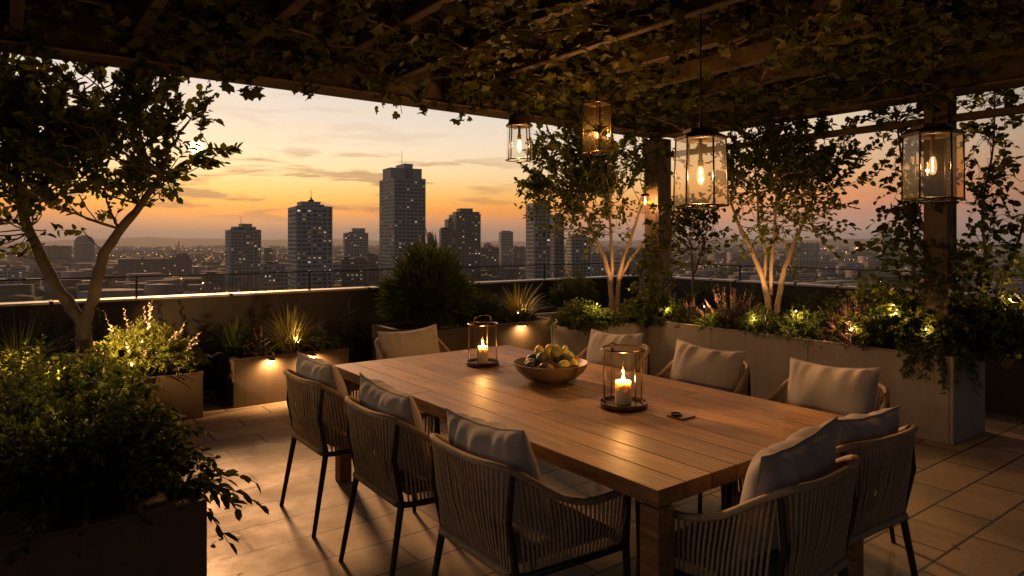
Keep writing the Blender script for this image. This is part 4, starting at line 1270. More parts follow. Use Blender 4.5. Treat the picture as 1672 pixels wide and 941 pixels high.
climber('climbing_vine', 'vine climbing the right post of the pergola, hanging over its left side', (x, y + .14, .62),
        [[(.0, .02, 0), (-.02, .05, .5), (.0, .08, 1.0), (-.03, .13, 1.5), (.0, .20, 2.0), (.02, .24, 2.15)], [(0, 0, .2), (-.06, -.1, .7), (-.05, .0, 1.2), (-.02, .1, 1.7)]],
        [((-.04, .16, .55), (.28, .34, .52), .42), ((.0, .11, 1.45), (.13, .13, .70), .40), ((0, .20, 2.02), (.16, .27, .12), .18), ((-.15, -.16, .62), (.10, .15, .55), .26), ((-.12, -.14, 1.5), (.07, .12, .4), .08)], 200, .060, M['leaf_tree'], 2.14)
climber('climbing_vine', 'taller loose vine standing to the right of the pergola right post', (x + .30, y - .18, .62),
        [[(.0, .0, 0), (.03, -.04, .6), (.0, -.02, 1.2), (.04, -.08, 1.7), (.02, -.1, 2.3)], [(.05, -.1, .5), (.10, -.25, 1.0), (.12, -.32, 1.5)]],
        [((.05, -.10, .55), (.32, .32, .50), .32), ((.04, -.08, 1.5), (.15, .14, .90), .48), ((.05, -.20, 2.2), (.15, .28, .12), .20)], 180, .062, M['leaf_tree'], 2.5)
x, y = BX - .1, BY - .16
climber('climbing_vine', 'lamplit vine climbing the corner post of the pergola', (x, y, .62),
        [[(.0, .0, 0), (-.06, -.02, .5), (-.05, .0, 1.0), (-.06, .02, 1.6), (-.04, .02, 2.1)]],
        [((-.10, .02, .50), (.20, .20, .35), .5), ((-.06, .02, 1.15), (.16, .16, .5), .3), ((-.05, 0, 1.9), (.2, .16, .3), .2)], 90, .062, M['leaf_vine'], 2.12)

n = 30
P = np.stack([rng.uniform(.7, 6.0, n), rng.uniform(.2, 6.3, n), np.full(n, .004)], 1)
P[:16, 0] = rng.uniform(.64, 1.0, 16); P[:16, 1] = rng.uniform(2.0, 6.2, 16)
D = rng.normal(size=(n, 3)) * np.array([1, 1, .03])
V, Fq, t_ = leaves(P, D, np.tile(np.array([0, 0, 1.0]), (n, 1)) + rng.normal(size=(n, 3)) * .12, rng.uniform(.025, .055, n), rng.uniform(.014, .028, n), .25, 'ovate', -.12)
tag(np_mesh('fallen_leaves', V, Fq, M['leaf_heather'], None, t_), 'few small fallen leaves scattered over the paving', None, None, 'stuff')

# ================================================================== small garden lamps
def fairy(px, plane, z, label, w, axis='x', spotup=None):
    x, y = at_x(px, plane) if axis == 'x' else at_y(px, plane)
    t = thing('garden_light', label, 'garden light', (x, y, z), 0, 'small warm lights among the plants')
    MB().lathe([(0, -.008), (.0040, -.005), (.0055, 0), (.0040, .005), (0, .007)], 12).build('bulb', M['fairy_glow'], t, True)
    MB().tube([(0, 0, -.010), (.004, 0, -.05), (0, 0, -.30)], .004, 6).build('stake', M['black_metal'], t)
    if w: point('garden_glow', (0, 0, .0), w, (1, .58, .20), .0045, t)
    return t
fairy(232, 6.36, .72, 'garden light at the front of the glowing lime shrub', 0, 'y')
fairy(105, 4.95, .78, 'garden light in the bush left of the forked trunk', 6, 'y')
fairy(215, 3.95, .93, 'added garden light among the olive leaves of the near left planter', 3.0, 'y')  # added to brighten the olive bush
fairy(120, 3.25, .95, 'added garden light deep in the dark bush at the near left corner', 2.0, 'y')  # added to brighten the front bush
fairy(487, 6.66, .55, 'garden light at the foot of the golden grass in the bronze planter', 0, 'y')
fairy(846, 6.25, .72, 'garden light at the foot of the golden grass by the corner', 0, 'y')
fairy(902, 5.9, .70, 'garden light left of the spreading juniper', 1.2, 'y')
fairy(1090, 5.86, .80, 'garden light beside the corner post', 1.6)
fairy(1231, 5.84, .80, 'garden light in front of the bright lit stems', 2.2)
fairy(1392, 5.86, .80, 'garden light inside the pink tipped heather', 2.8)
fairy(1512, 5.84, .86, 'garden light on the vine post', 1.4)
for _px, _pl, _z, _ax, _w, _lb in ((975, 5.28, .93, 'y', 4, 'added garden light over the low shrub at the front of the corner planter'), (1150, 5.86, .92, 'x', 4, 'added garden light over the dull green heather right of the corner post'),
        (1300, 5.86, .96, 'x', 5, 'added garden light over the wide green mound right of the bright lit stems'), (1462, 5.84, 1.02, 'x', 5, 'added garden light over the leafy bush at the left foot of the vine post'), (1650, 6.3, 1.15, 'x', 3, 'added garden light over the dark bush at the far right edge')):
    fairy(_px, _pl, _z - .05, _lb, _w * 1.3, _ax)  # extra lights added to brighten the foliage below them
# uplights standing in the planters
def uplight(label, loc, target, w, cone=75, stake=0.0):
    t = thing('uplight', label, 'uplight', loc, 0, 'uplights in the planters')
    d = (Vector(target) - Vector(loc)).normalized()
    e = d.to_track_quat('Z', 'Y').to_euler()
    MB().lathe([(0, -.02), (.018, -.02), (.021, .020), (.021, .034), (.018, .034), (.017, .024), (0, .022)], 18).build('housing', M['black_metal'], t, True, None, e)
    MB().lathe([(0, .026), (.0165, .0265)], 16).build('lens', M['led'], t, False, None, e)
    if stake: MB().tube([(0, 0, -.012), (0, 0, -stake)], .006, 6).build('stake', M['black_metal'], t)
    spot('uplight_beam', tuple(d * .036), tuple(d * 2), w, cone, parent=t, r=.012)
x, y = at_y(242, 6.5)
uplight('uplight behind the near bush aimed at the glowing lime shrub', (.41, 6.15, .98), (x + .06, 6.66, .66), 150, 70, .40)
uplight('uplight at the planter rim in front of the glowing lime shrub', (x - .50, 6.45, .48), (x + .05, 6.75, .66), 20, 110, .14)
uplight('uplight at the foot of the forked tree', (.66, 5.62, .74), (.62, 5.70, 2.0), 3.5, 62)
uplight('uplight in the golden lit bush left of the forked tree', (.02, 5.0, .72), (-.02, 5.4, 1.2), 7, 110)
x, y = at_y(474, 6.86)
uplight('uplight under the golden grass of the bronze planter', (x + .02, y - .20, .52), (x, y + .05, .80), 24, 110)
x, y = at_y(846, 6.42)
uplight('uplight under the golden grass by the corner', (x + .0, y - .18, .70), (x, y + .05, 1.0), 20, 110)
x, y = at_y(1001, 5.80)
uplight('uplight at the foot of the corner tree', (x - .14, y - .34, .86), (x - .06, y + .02, 1.8), 36, 85, .28)
x, y = at_x(1258, 6.12)
uplight('uplight at the foot of the bright stemmed tree', (x - .30, y - .14, .88), (x + .02, y, 1.8), 38, 85, .28)
uplight('uplight at the foot of the small slender tree', (7.25, at_x(1131, 7.5)[1] - .1, .55), (7.5, at_x(1131, 7.5)[1], 1.6), 5, 60)

# ================================================================== the city
gp = MB()
RG = 9000.0
gp.add([(0, 0, CITY_Z)] + [(RG * math.cos(2 * PI * i / 64), RG * math.sin(2 * PI * i / 64), CITY_Z) for i in range(64)], [(0, 1 + i, 1 + (i + 1) % 64) for i in range(64)])
tag(gp.build('ground', M['plain']), kind='structure')
# low ridge on the horizon
hv, hf = [], []
NA, rows = 160, [(5200, 0), (5900, .55), (6600, 1.0), (7600, .9), (8600, .0)]
for d, k in rows:
    for i in range(NA + 1):
        a = R(-75) + R(150) * i / NA
        h = (30 + 16 * math.sin(i * .13 + 1) + 9 * math.sin(i * .41) + 4 * math.sin(i * 1.3) + rng.normal() * 1.5) * k + (CITY_Z + 28 * k)
        th = a + YAW
        hv.append((d * math.sin(th), d * math.cos(th), max(CITY_Z - .5, h)))
for r_ in range(len(rows) - 1):
    for i in range(NA):
        a = r_ * (NA + 1) + i
        hf.append((a, a + 1, a + NA + 2, a + NA + 1))
hm = MB(); hm.add(hv, hf); tag(hm.build('hills', M['hill'], None, True), kind='structure')
def river(name, pxs):
    k = MB(); vs = []
    for px, d0, d1 in pxs:
        vs.append((*far(px, d0), CITY_Z + .25)); vs.append((*far(px, d1), CITY_Z + .25))
    n = len(pxs)
    k.add(vs, [(2 * i, 2 * i + 2, 2 * i + 3, 2 * i + 1) for i in range(n - 1)])
    tag(k.build(name, M['water']), kind='structure')
river('river', [(-150, 930, 960), (60, 930, 975), (190, 960, 1010), (260, 990, 1090), (340, 1060, 1190), (420, 1120, 1230), (470, 1180, 1260)])
river('river', [(1320, 1180, 1240), (1360, 1210, 1290), (1400, 1230, 1300)])

LIT = {}
def building(name, label, cat, px0, px1, ytop, D, left_px=0, wall='concrete_grey', glass='tower_glass', floors=None, bays=None, lit=.12, blocks=(), antennas=(), group=None, frame=True, depth=None, crown=0.0, seed=0, gutter=None, ball=False):
    """a far building: px0..px1 outline, left_px of it is the side face; blocks: (x0, x1, y_top) on the roof, in picture units at distance D"""
    u = D / 1100.0
    r2 = random.Random(seed * 77 + int(px0))
    wt, ls = (px1 - px0) * u, left_px * u
    if left_px > 0:
        a = math.atan2(left_px, px1 - px0 - left_px) * .8
        W = (wt - ls) / math.cos(a); Dp = max(8.0, ls / math.sin(a))
    else:
        a, W, Dp = 0.0, wt, depth or wt * .8
    if depth and left_px == 0: Dp = depth
    H = EYE + (392 - ytop) * u - CITY_Z
    x, y = far((px0 + left_px + px1) / 2, D)
    view = math.atan2(x, y)
    t = thing(name, label, cat, (x, y, CITY_Z), -view + a if left_px else -view, group)
    # local: front face at y=0 facing -y, x to the right
    fl = floors or max(2, int(H / 3.3)); bb = bays or max(2, int(W / 3.6)); bd = max(2, int(Dp / 3.6))
    b = MB(); b.box((0, Dp / 2, H / 2), (W - .5, Dp - .5, H - .4)); b.build('glazing', M[glass], t)
    f = MB()
    fh = (H - 1.5) / fl
    if frame:
        for i in range(fl + 1):
            z = H - 1.5 - i * fh
            if z < 22 and H > 40: continue
            f.box((0, Dp / 2, z), (W + .04 * (i % 2), Dp, fh * .46))
        for i in range(bb + 1):
            xx = -W / 2 + W * i / bb
            w = .9 if i % 3 else 1.5
            f.box((min(max(xx, -W / 2 + w / 2), W / 2 - w / 2), .18, H / 2), (w, .5, H - .2))
        for i in range(1, bd + 1):
            yy = Dp * i / bd
            for sx in (-1, 1): f.box((sx * (W / 2 - .18), min(yy, Dp - .4), H / 2 - .05), (.5, .9, H - .3))
    else:
        f.box((0, Dp / 2, H / 2), (W, Dp, H))
        for i in range(1, fl):
            for j in range(bb): pass
    f.box((0, Dp / 2, H - .6), (W + .3, Dp + .3, 1.5 + crown))
    f.build('wall', M[wall], t)
    rf = MB(); rf.box((0, Dp / 2, H + .35 + crown / 2), (W - .8, Dp - .8, .3)); roof = rf.build('roof', M['roof_tar'], t)
    for bx0, bx1, byt in blocks:
        bd2 = Dp * .55; bw = max(3.0, ((bx1 - bx0) * u - bd2 * math.sin(a)) / math.cos(a)); bc = (((bx0 + bx1) - (px0 + px1)) / 2) * u / math.cos(a)
        bh = (ytop - byt) * u
        q = MB(); q.box((bc, Dp * .5, H + bh / 2 + .2), (bw, Dp * .55, bh + .6)); q.box((bc, Dp * .5, H + bh + .8), (bw + .5, Dp * .55 + .5, .7))
        q.build('roof_block', M[wall], t)
    if H > 70 or frame:
        ru = MB(); ru.box((0, Dp * .5, H + .65 + crown / 2), (W * .8, Dp * .8, .3))
        for q in range(r2.randint(3, 6)):
            ru.box((r2.uniform(-.36, .36) * W, Dp * r2.uniform(.15, .85), H + 1.3 + crown / 2), (r2.uniform(2, 5), r2.uniform(2, 5), r2.uniform(1.2, 3.0)))
        ru.build('roof_unit', M['roof_tar'], t)
    for ax, ay0, ay1 in antennas:
        ac = (ax - (px0 + px1) / 2) * u / math.cos(a); z0 = EYE + (392 - ay0) * u - CITY_Z; z1 = EYE + (392 - ay1) * u - CITY_Z
        q = MB(); q.tube([(ac, Dp * .5, z0 - .5), (ac, Dp * .5, z1)], [.32, .12], 6)
        if ball: q.lathe([(0, 0), (2.6, .4), (2.2, 2.6), (.9, 3.4), (.3, 5.0), (0, 5.1)], 12, (ac, Dp * .5, z0 - .2))
        q.build('antenna', M['black_metal'], t)
    w = MB(); wn = 0
    bw = W / bb
    for i in range(fl):
        z = H - 1.5 - (i + .5) * fh
        if z < 24 and H > 40: continue
        row = r_row = r2.random()
        for j in range(bb):
            p = lit * (2.2 if row > .8 else (.6 if row < .4 else 1.0)) * (1.0 if .12 < j / bb < .9 else .6)
            if r2.random() < p * 1.35:
                w.tint = r2.random() ** 1.6
                xx = -W / 2 + bw * (j + .5)
                ww, hh = bw * r2.uniform(.14, .30), fh * r2.uniform(.12, .20)
                w.add([(xx - ww, -.12, z - hh), (xx + ww, -.12, z - hh), (xx + ww, -.12, z + hh), (xx - ww, -.12, z + hh)], [(0, 1, 2, 3)]); wn += 1
        if left_px:
            bdw = Dp / bd
            for j in range(bd):
                if r2.random() < lit * .5:
                    w.tint = r2.random() * .5
                    yy = bdw * (j + .5); ww, hh = bdw * .26, fh * .22
                    w.add([(-W / 2 - .12, yy + ww, z - hh), (-W / 2 - .12, yy - ww, z - hh), (-W / 2 - .12, yy - ww, z + hh), (-W / 2 - .12, yy + ww, z + hh)], [(0, 1, 2, 3)])
    if wn:
        o = w.build('lit_windows', M['window_glow'], t); o['kind'] = 'stuff'
    return t
building('tower', 'grey tower with a small roof mast, left of the tower with the ball topped antenna', 'tower', 369, 425, 376, 700, 9, 'concrete_grey', lit=.10, blocks=[(378, 417, 372), (390, 411, 367)], antennas=[(394, 367, 352)], seed=1)
building('tower', 'pale apartment tower topped by a ball and antenna', 'tower', 470, 542, 338, 520, 15, 'concrete_pale', lit=.20, blocks=[(485, 523, 331)], antennas=[(508, 330, 305)], ball=True, seed=2)
building('tower', 'short grey tower between the two tall ones', 'tower', 560, 601, 381, 900, 3, 'concrete_grey', lit=.06, blocks=[(574, 596, 374)], seed=3)
building('skyscraper', 'tallest stepped skyscraper with a thin roof mast', 'skyscraper', 618, 695, 292, 620, 26, 'concrete_grey', lit=.17, blocks=[(624, 689, 275.5), (646, 674, 268)], antennas=[(656, 268, 241), (662, 268, 262)], seed=4)
building('tower', 'dark tower with a stepped top right of the tallest skyscraper', 'tower', 732, 785, 350, 800, 12, 'concrete_dark', lit=.10, blocks=[(738, 783, 347), (745, 772, 341.5)], seed=5)
building('tower', 'grey slab forming the left step of the dark stepped tower', 'tower', 726, 744, 359, 815, 5, 'concrete_grey', lit=.08, seed=6)
building('tower', 'dark low slab left of the dark stepped tower', 'tower', 717, 737, 375, 790, 3, 'concrete_dark', lit=.08, seed=7)
building('tower', 'small square tower standing alone right of the dark stepped tower', 'tower', 814, 838, 379, 1200, 4, 'concrete_grey', lit=.08, blocks=[(818, 834, 378)], seed=8)
building('tower', 'flat topped tower partly behind the corner tree', 'tower', 858, 899, 334, 560, 14, 'concrete_grey', lit=.10, crown=1.5, seed=9)
building('tower', 'dim tower hidden behind the corner tree crown', 'tower', 899, 921, 352, 640, 6, 'concrete_dark', lit=.08, seed=10)
building('tower', 'dim pale tower seen between the stems of the corner tree', 'tower', 924, 965, 388, 650, 9, 'concrete_grey', lit=.06, blocks=[(930, 950, 384)], seed=11)
building('tower', 'distant tower on the right horizon beside the vine post', 'tower', 1436, 1456, 372, 1500, 5, 'concrete_grey', lit=.08, blocks=[(1438, 1450, 367)], seed=12)
building('tower', 'slim dark tower just right of the tallest skyscraper', 'tower', 697, 708, 384, 1400, 3, 'concrete_dark', lit=.04, blocks=[(699, 704, 380)], seed=13)
lows = [  # px0, px1, ytop, D, wall, lit, label
    (558, 600, 424, 640, 'concrete_dark', .22, 'dark office block below the short grey tower'),
    (601, 618, 418, 700, 'concrete_dark', .06, 'dark narrow block left of the tallest skyscraper foot'),
    (201, 308, 423, 1000, 'concrete_dark', .06, 'long dark low building behind the lit lime shrub'),
    (288, 309, 417, 990, 'concrete_dark', .02, 'dark cube at the right end of the long dark building'),
    (60, 112, 402, 1500, 'concrete_dark', .03, 'dark flat block seen between the forked trunks'),
    (-2, 38, 436, 820, 'concrete_pale', .05, 'pale block at the left edge of the photo'),
    (425, 470, 432, 620, 'concrete_grey', .14, 'grey lit block between the two left towers'),
    (432, 444, 407, 1200, 'concrete_dark', .03, 'small dark high block between the two left towers'),
    (330, 366, 448, 680, 'concrete_dark', .12, 'dim low block under the left tower'),
    (543, 560, 436, 760, 'concrete_grey', .08, 'grey narrow block right of the ball topped tower'),
    (785, 815, 405, 1000, 'concrete_dark', .10, 'dark wide block right of the stepped tower'),
    (838, 858, 404, 1300, 'concrete_dark', .06, 'dark block left of the flat topped tower'),
    (790, 802, 398, 1600, 'concrete_grey', .03, 'small grey block above the dark wide block'),
    (965, 1002, 416, 800, 'concrete_grey', .06, 'grey block behind the pale stems of the corner tree'),
    (1018, 1056, 408, 900, 'concrete_dark', .05, 'dark block left of the corner post'),
    (1286, 1336, 398, 1250, 'concrete_grey', .10, 'wide grey block right of the bright lit stems'),
    (1278, 1330, 449, 900, 'pale_roof', .02, 'pale low shed above the right parapet'),
    (1361, 1392, 457, 860, 'pale_roof', .02, 'small pale shed right of the lit water'),
    (1340, 1398, 428, 1300, 'concrete_grey', .05, 'long grey hall beyond the lit water'),
    (1600, 1642, 449, 900, 'pale_roof', .0, 'pale flat roof at the right edge beyond the vine'),
    (1590, 1690, 462, 780, 'concrete_grey', .02, 'broad grey roof at the right edge above the parapet'),
    (1195, 1240, 420, 1400, 'concrete_dark', .05, 'dark block left of the bright lit stems'),
    (1405, 1432, 412, 1600, 'concrete_dark', .05, 'dark block left of the distant right tower'),
]
for i, (a, b2, yt, D, wl, lt, lb) in enumerate(lows):
    building('city_block', lb, 'building', a, b2, yt, D, 0, wl, lit=lt, depth=min(40, (b2 - a) * D / 1100 * .8), seed=30 + i, floors=max(2, int((EYE + (392 - yt) * D / 1100 - CITY_Z) / 3.6)))
# gasometer dome on the left
x, y = far(138, 1500)
t = thing('domed_hall', 'dark domed hall on the plain at the left between the tree trunks', 'building', (x, y, CITY_Z))
MB().lathe([(20, 0), (20, 56), (19, 60), (15, 67), (8, 71.5), (0, 73)], 32).build('dome', M['concrete_dark'], t, True)
MB().lathe([(20.4, 54), (20.4, 56.5), (19.9, 57)], 32).build('cornice', M['concrete_grey'], t)
x, y = far(292, 2300)
t = thing('chimney_stack', 'thin chimney rising over the plain left of the grey tower', 'chimney', (x, y, CITY_Z))
MB().tube([(0, 0, 0), (0, 0, 55)], [2.6, 1.8], 10).build('shaft', M['concrete_dark'], t, True)
MB().tube([(0, 0, 54), (0, 0, 57)], [2.3, 2.3], 10).build('rim', M['concrete_dark'], t, True)
x, y = far(711, 1700)
t = thing('church_spire', 'pointed spire on the horizon right of the tallest skyscraper', 'spire', (x, y, CITY_Z))
MB().box((0, 0, 25), (9, 9, 50)).build('wall', M['concrete_grey'], t)
MB().lathe([(6.4, 50), (3, 62), (0, 82)], 4, rot=PI / 4).build('roof', M['concrete_dark'], t)
x, y = far(1652, 2600)
t = thing('radio_mast', 'thin radio mast on the horizon at the far right', 'mast', (x, y, CITY_Z))
MB().tube([(0, 0, 0), (0, 0, 105)], [1.4, .7], 6).build('shaft', M['concrete_dark'], t)
MB().box((0, 0, 62), (6, 6, 3)).build('platform', M['concrete_dark'], t)

# far mass of roofs, trees and street lamps: nobody could count it
def scatter_pos(n, d0, d1, amax=44, pw=1.0):
    d = d0 + (d1 - d0) * rng.random(n) ** pw
    a = R(rng.uniform(-amax, amax, n)) if not hasattr(amax, '__len__') else None
    th = a + YAW
    r = d / np.cos(a)
    return np.stack([r * np.sin(th), r * np.cos(th)], 1), d
def rad_arr(x): return x * PI / 180
R_np = R
def R(x): return x * PI / 180
BOXF = np.array([[0, 1, 5, 4], [1, 2, 6, 5], [2, 3, 7, 6], [3, 0, 4, 7], [4, 5, 6, 7]])
def boxes(name, mat, P, S, H, rz, label):
    n = len(P)
    c, s = np.cos(rz)[:, None], np.sin(rz)[:, None]
    V = []
    for z in (0, 1):
        for sx, sy in ((-1, -1), (1, -1), (1, 1), (-1, 1)):
            lx, ly = sx * S[:, :1] / 2, sy * S[:, 1:] / 2
            V.append(np.concatenate([P[:, :1] + lx * c - ly * s, P[:, 1:] + lx * s + ly * c, np.full((n, 1), CITY_Z) + H[:, None] * z], 1))
    V = np.stack(V, 1).reshape(-1, 3)
    Fq = (np.arange(n)[:, None, None] * 8 + BOXF[None]).reshape(-1, 4)
    o = np_mesh(name, V, Fq, mat)
    tag(o, label, None, None, 'stuff'); return o
for nm, mt, n, lb in (('distant_roofs', 'concrete_dark', 900, 'mass of dark low roofs spread over the plain'), ('distant_walls', 'roof_tar', 500, 'mass of grey low houses spread over the plain'), ('distant_sheds', 'pale_roof', 16, 'scatter of pale flat roofs over the plain')):
    P, d = scatter_pos(n, 640, 5200, 46, 1.3)
    boxes(nm, M[mt], P, rng.uniform(10, 46, (n, 2)), rng.uniform(5, 20, n) * (1 + (d > 1500) * .4), rng.uniform(0, PI, n), lb)
# tree masses: clumps of rough facets
n = 5200
P, d = scatter_pos(n, 560, 6000, 46, 1.35)
k = np.sin(P[:, 0] * .006) * np.cos(P[:, 1] * .0052) + .6 * np.sin(P[:, 0] * .017 + 2) * np.sin(P[:, 1] * .014) + rng.normal(size=n) * .35 > -.05
P = P[k]; n = len(P)
rr = rng.uniform(5, 13, n) * (1 + d[k] / 5000)
oct_v = np.array([(1, 0, .1), (.5, .87, .1), (-.5, .87, .1), (-1, 0, .1), (-.5, -.87, .1), (.5, -.87, .1), (.62, .36, .75), (0, .72, .8), (-.62, .36, .7), (-.62, -.36, .78), (0, -.72, .7), (.62, -.36, .82), (0, 0, 1.08)])
V = oct_v[None] * rng.uniform(.75, 1.25, (n, 13, 1)) * rr[:, None, None] * np.array([1, 1, .95]) + np.concatenate([P, np.full((n, 1), CITY_Z)], 1)[:, None, :]
tf = []
for i in range(6):
    j = (i + 1) % 6
    tf += [[i, j, 6 + i], [j, 6 + j, 6 + i], [6 + i, 6 + j, 12]]
Fq = (np.arange(n)[:, None, None] * 13 + np.array(tf)[None]).reshape(-1, 3)
tag(np_mesh('woods', V.reshape(-1, 3), Fq, M['woods']), 'dark tree masses covering the plain below the towers', None, None, 'stuff')
# street lamps over the plain
n = 380
P, d = scatter_pos(n, 600, 4200, 44, 1.2)
k = np.sin(P[:, 0] * .008 + .5) * np.cos(P[:, 1] * .007) + rng.normal(size=n) * .4 > .25
P, d = P[k], d[k]; n = len(P)
P2, d2 = [], []
for k_ in range(36):
    c0, _ = scatter_pos(1, 750, 3600, 42, 1.1)
    th_ = (R(24) if k_ % 2 else R(-62)) + rng.normal() * .12
    m_ = int(rng.integers(14, 34)); sp_ = rng.uniform(24, 38)
    q_ = (np.arange(m_) - m_ / 2) * sp_
    P2.append(c0 + np.stack([np.cos(th_) * q_, np.sin(th_) * q_], 1) + rng.normal(size=(m_, 2)) * 2.5)
for px, dd, m in ((250, 1250, 26), (455, 760, 16), (330, 1500, 24), (700, 1500, 18), (790, 900, 14), (1370, 1500, 26), (1440, 1900, 20), (1290, 900, 12), (1600, 2400, 16)):
    c = np.array(far(px, dd))
    P2.append(c + rng.normal(size=(m, 2)) * np.array([dd * .045, dd * .06]))
P = np.concatenate([P] + P2); P = P[np.linalg.norm(P, axis=1) > 620]; n = len(P)
dist = np.linalg.norm(P, axis=1)
sz = dist * .00046 * rng.uniform(.35, 1.2, n) * np.where(rng.random(n) < .06, 1.6, 1.0)
ov = np.array([(1, 0, 0), (0, 1, 0), (-1, 0, 0), (0, -1, 0), (0, 0, 1), (0, 0, -1)])
V = ov[None] * sz[:, None, None] + np.concatenate([P, (CITY_Z + rng.uniform(7, 22, n))[:, None]], 1)[:, None, :]
of = np.array([[0, 1, 4], [1, 2, 4], [2, 3, 4], [3, 0, 4], [1, 0, 5], [2, 1, 5], [3, 2, 5], [0, 3, 5]])
Fq = (np.arange(n)[:, None, None] * 6 + of[None]).reshape(-1, 3)
tag(np_mesh('street_lamps', V.reshape(-1, 3), Fq, M['street_glow']), 'countless warm street lamps twinkling over the plain', None, None, 'stuff')

# ================================================================== air
HAZE = .9e-4
hz = MB(); hz.box((0, 0, (CITY_Z - 1 + 96) / 2), (19000, 19000, 96 - CITY_Z + 1)); 
hz_o = hz.build('haze', M['concrete_grey'])
hm_, nt, out = new_mat('haze_air')
vol = nt.node('ShaderNodeVolumePrincipled', {'Color': (.76, .84, .95, 1), 'Density': HAZE, 'Anisotropy': .2})
nt.l.new(vol.outputs[0], out.inputs['Volume'])
hz_o.data.materials.clear(); hz_o.data.materials.append(hm_)
tag(hz_o, kind='stuff', label='thin evening haze lying over the city')

# ================================================================== sun and sky
SUN_AZ = YAW + math.atan2(318 - 836, 1100)       # clockwise from +y
SUN_EL = R(22)
sl = bpy.data.lights.new('sun', 'SUN'); sl.energy = 3.0; sl.angle = R(7); sl.color = (1, .48, .19)
so = bpy.data.objects.new('sun', sl); COL.objects.link(so)
sd = Vector((math.sin(SUN_AZ) * math.cos(SUN_EL), math.cos(SUN_AZ) * math.cos(SUN_EL), math.sin(SUN_EL)))
so.rotation_euler = (-sd).to_track_quat('-Z', 'Y').to_euler()

wd = bpy.data.worlds.new('World'); S.world = wd; wd.use_nodes = True
nt = NT(wd.node_tree)
for q in list(nt.n): nt.n.remove(q)
out = nt.node('ShaderNodeOutputWorld')
tc = nt.node('ShaderNodeTexCoord').outputs['Generated']
sep = nt.node('ShaderNodeSeparateXYZ', {0: tc})
dx, dy, dz = sep.outputs
el = nt.math('MULTIPLY', nt.math('ARCSINE', dz), 180 / PI)
az = nt.math('ARCTAN2', dx, dy)                   # clockwise from +y
daz = nt.math('SUBTRACT', az, SUN_AZ)
cosd = nt.math('COSINE', daz)                     # 1 towards the sun, -1 opposite
e01 = nt.math('DIVIDE', el, 60.0, True)
def L(*c): return tuple((v / 255 / 12.92) if v / 255 <= .04045 else ((v / 255 + .055) / 1.055) ** 2.4 for v in c)
def at(e): return e / 60.0
sunside = nt.ramp(e01, [(0, L(146, 122, 116)), (at(.7), L(178, 134, 112)), (at(1.5), L(216, 148, 106)), (at(2.4), L(255, 156, 68)), (at(3.2), L(255, 176, 78)), (at(4.3), L(255, 200, 122)), (at(5.5), L(255, 219, 164)), (at(7.5), L(254, 229, 196)), (at(10), L(241, 225, 208)), (at(15), L(228, 217, 210)), (at(22), L(160, 152, 150)), (at(38), L(74, 76, 86)), (1, L(38, 40, 50))])
offside = nt.ramp(e01, [(0, L(126, 116, 120)), (at(1.0), L(196, 156, 138)), (at(2.2), L(218, 154, 124)), (at(3.2), L(248, 160, 106)), (at(4.5), L(255, 178, 114)), (at(6), L(253, 198, 146)), (at(9), L(247, 216, 182)), (at(14), L(236, 222, 210)), (at(22), L(146, 142, 144)), (at(38), L(68, 72, 84)), (1, L(36, 40, 50))])
back = nt.ramp(e01, [(0, L(84, 88, 94)), (at(6), L(94, 96, 102)), (at(20), L(78, 80, 88)), (1, L(36, 40, 50))])
f1 = nt.node('ShaderNodeMapRange', {'Value': cosd, 'From Min': .60, 'From Max': .95, 'To Min': 0.0, 'To Max': 1.0}, interpolation_type='SMOOTHSTEP').outputs[0]
f2 = nt.node('ShaderNodeMapRange', {'Value': nt.math('SUBTRACT', cosd, nt.math('MULTIPLY', nt.math('SINE', daz), .55)), 'From Min': -.35, 'From Max': .35, 'To Min': 0.0, 'To Max': 1.0}, interpolation_type='SMOOTHSTEP').outputs[0]
sky = nt.mix(f1, offside, sunside)
sky = nt.mix(f2, back, sky)
# physical sky mixed in for its own falloff round the sun
nish = nt.node('ShaderNodeTexSky', sky_type='NISHITA', sun_disc=False, sun_elevation=R(3), sun_rotation=SUN_AZ, altitude=60, dust_density=3.0)
sky = nt.mix(.06, sky, nt.mix(1.0, nish.outputs[0], (.09, .09, .09), 'MULTIPLY'))
# thin streaks of cloud
cv = nt.node('ShaderNodeCombineXYZ', {0: nt.math('MULTIPLY', az, 5.5), 1: nt.math('MULTIPLY', el, .62), 2: 0.0}).outputs[0]
wv = nt.node('ShaderNodeTexNoise', {'Vector': cv, 'Scale': 1.4, 'Detail': 6, 'Roughness': .55, 'Distortion': .35}).outputs['Fac']
band = nt.ramp(nt.math('DIVIDE', el, 20.0, True), [(.05, 0.0), (.14, 1.0), (.31, .9), (.38, .18), (1, .07)])
near_sun = nt.node('ShaderNodeMapRange', {'Value': cosd, 'From Min': .86, 'From Max': .985, 'To Min': .12, 'To Max': 1.0}, interpolation_type='SMOOTHSTEP').outputs[0]
cl = nt.math('MULTIPLY', nt.math('MULTIPLY', nt.ramp(wv, [(.52, 0.0), (.60, 1.0)]), band), near_sun)
sky = nt.mix(nt.math('MULTIPLY', cl, .8), sky, L(172, 116, 86))
cv2 = nt.node('ShaderNodeCombineXYZ', {0: nt.math('ADD', nt.math('MULTIPLY', az, 4.0), 7.3), 1: nt.math('MULTIPLY', el, .9), 2: 3.1}).outputs[0]
wv2 = nt.node('ShaderNodeTexNoise', {'Vector': cv2, 'Scale': 1.3, 'Detail': 6, 'Roughness': .6, 'Distortion': .5}).outputs['Fac']
c2 = nt.math('MULTIPLY', nt.math('MULTIPLY', nt.ramp(wv2, [(.55, 0.0), (.75, 1.0)]), near_sun), nt.ramp(nt.math('DIVIDE', el, 20.0, True), [(.1, 0.0), (.2, 1.0), (.7, .6), (1, .2)]))
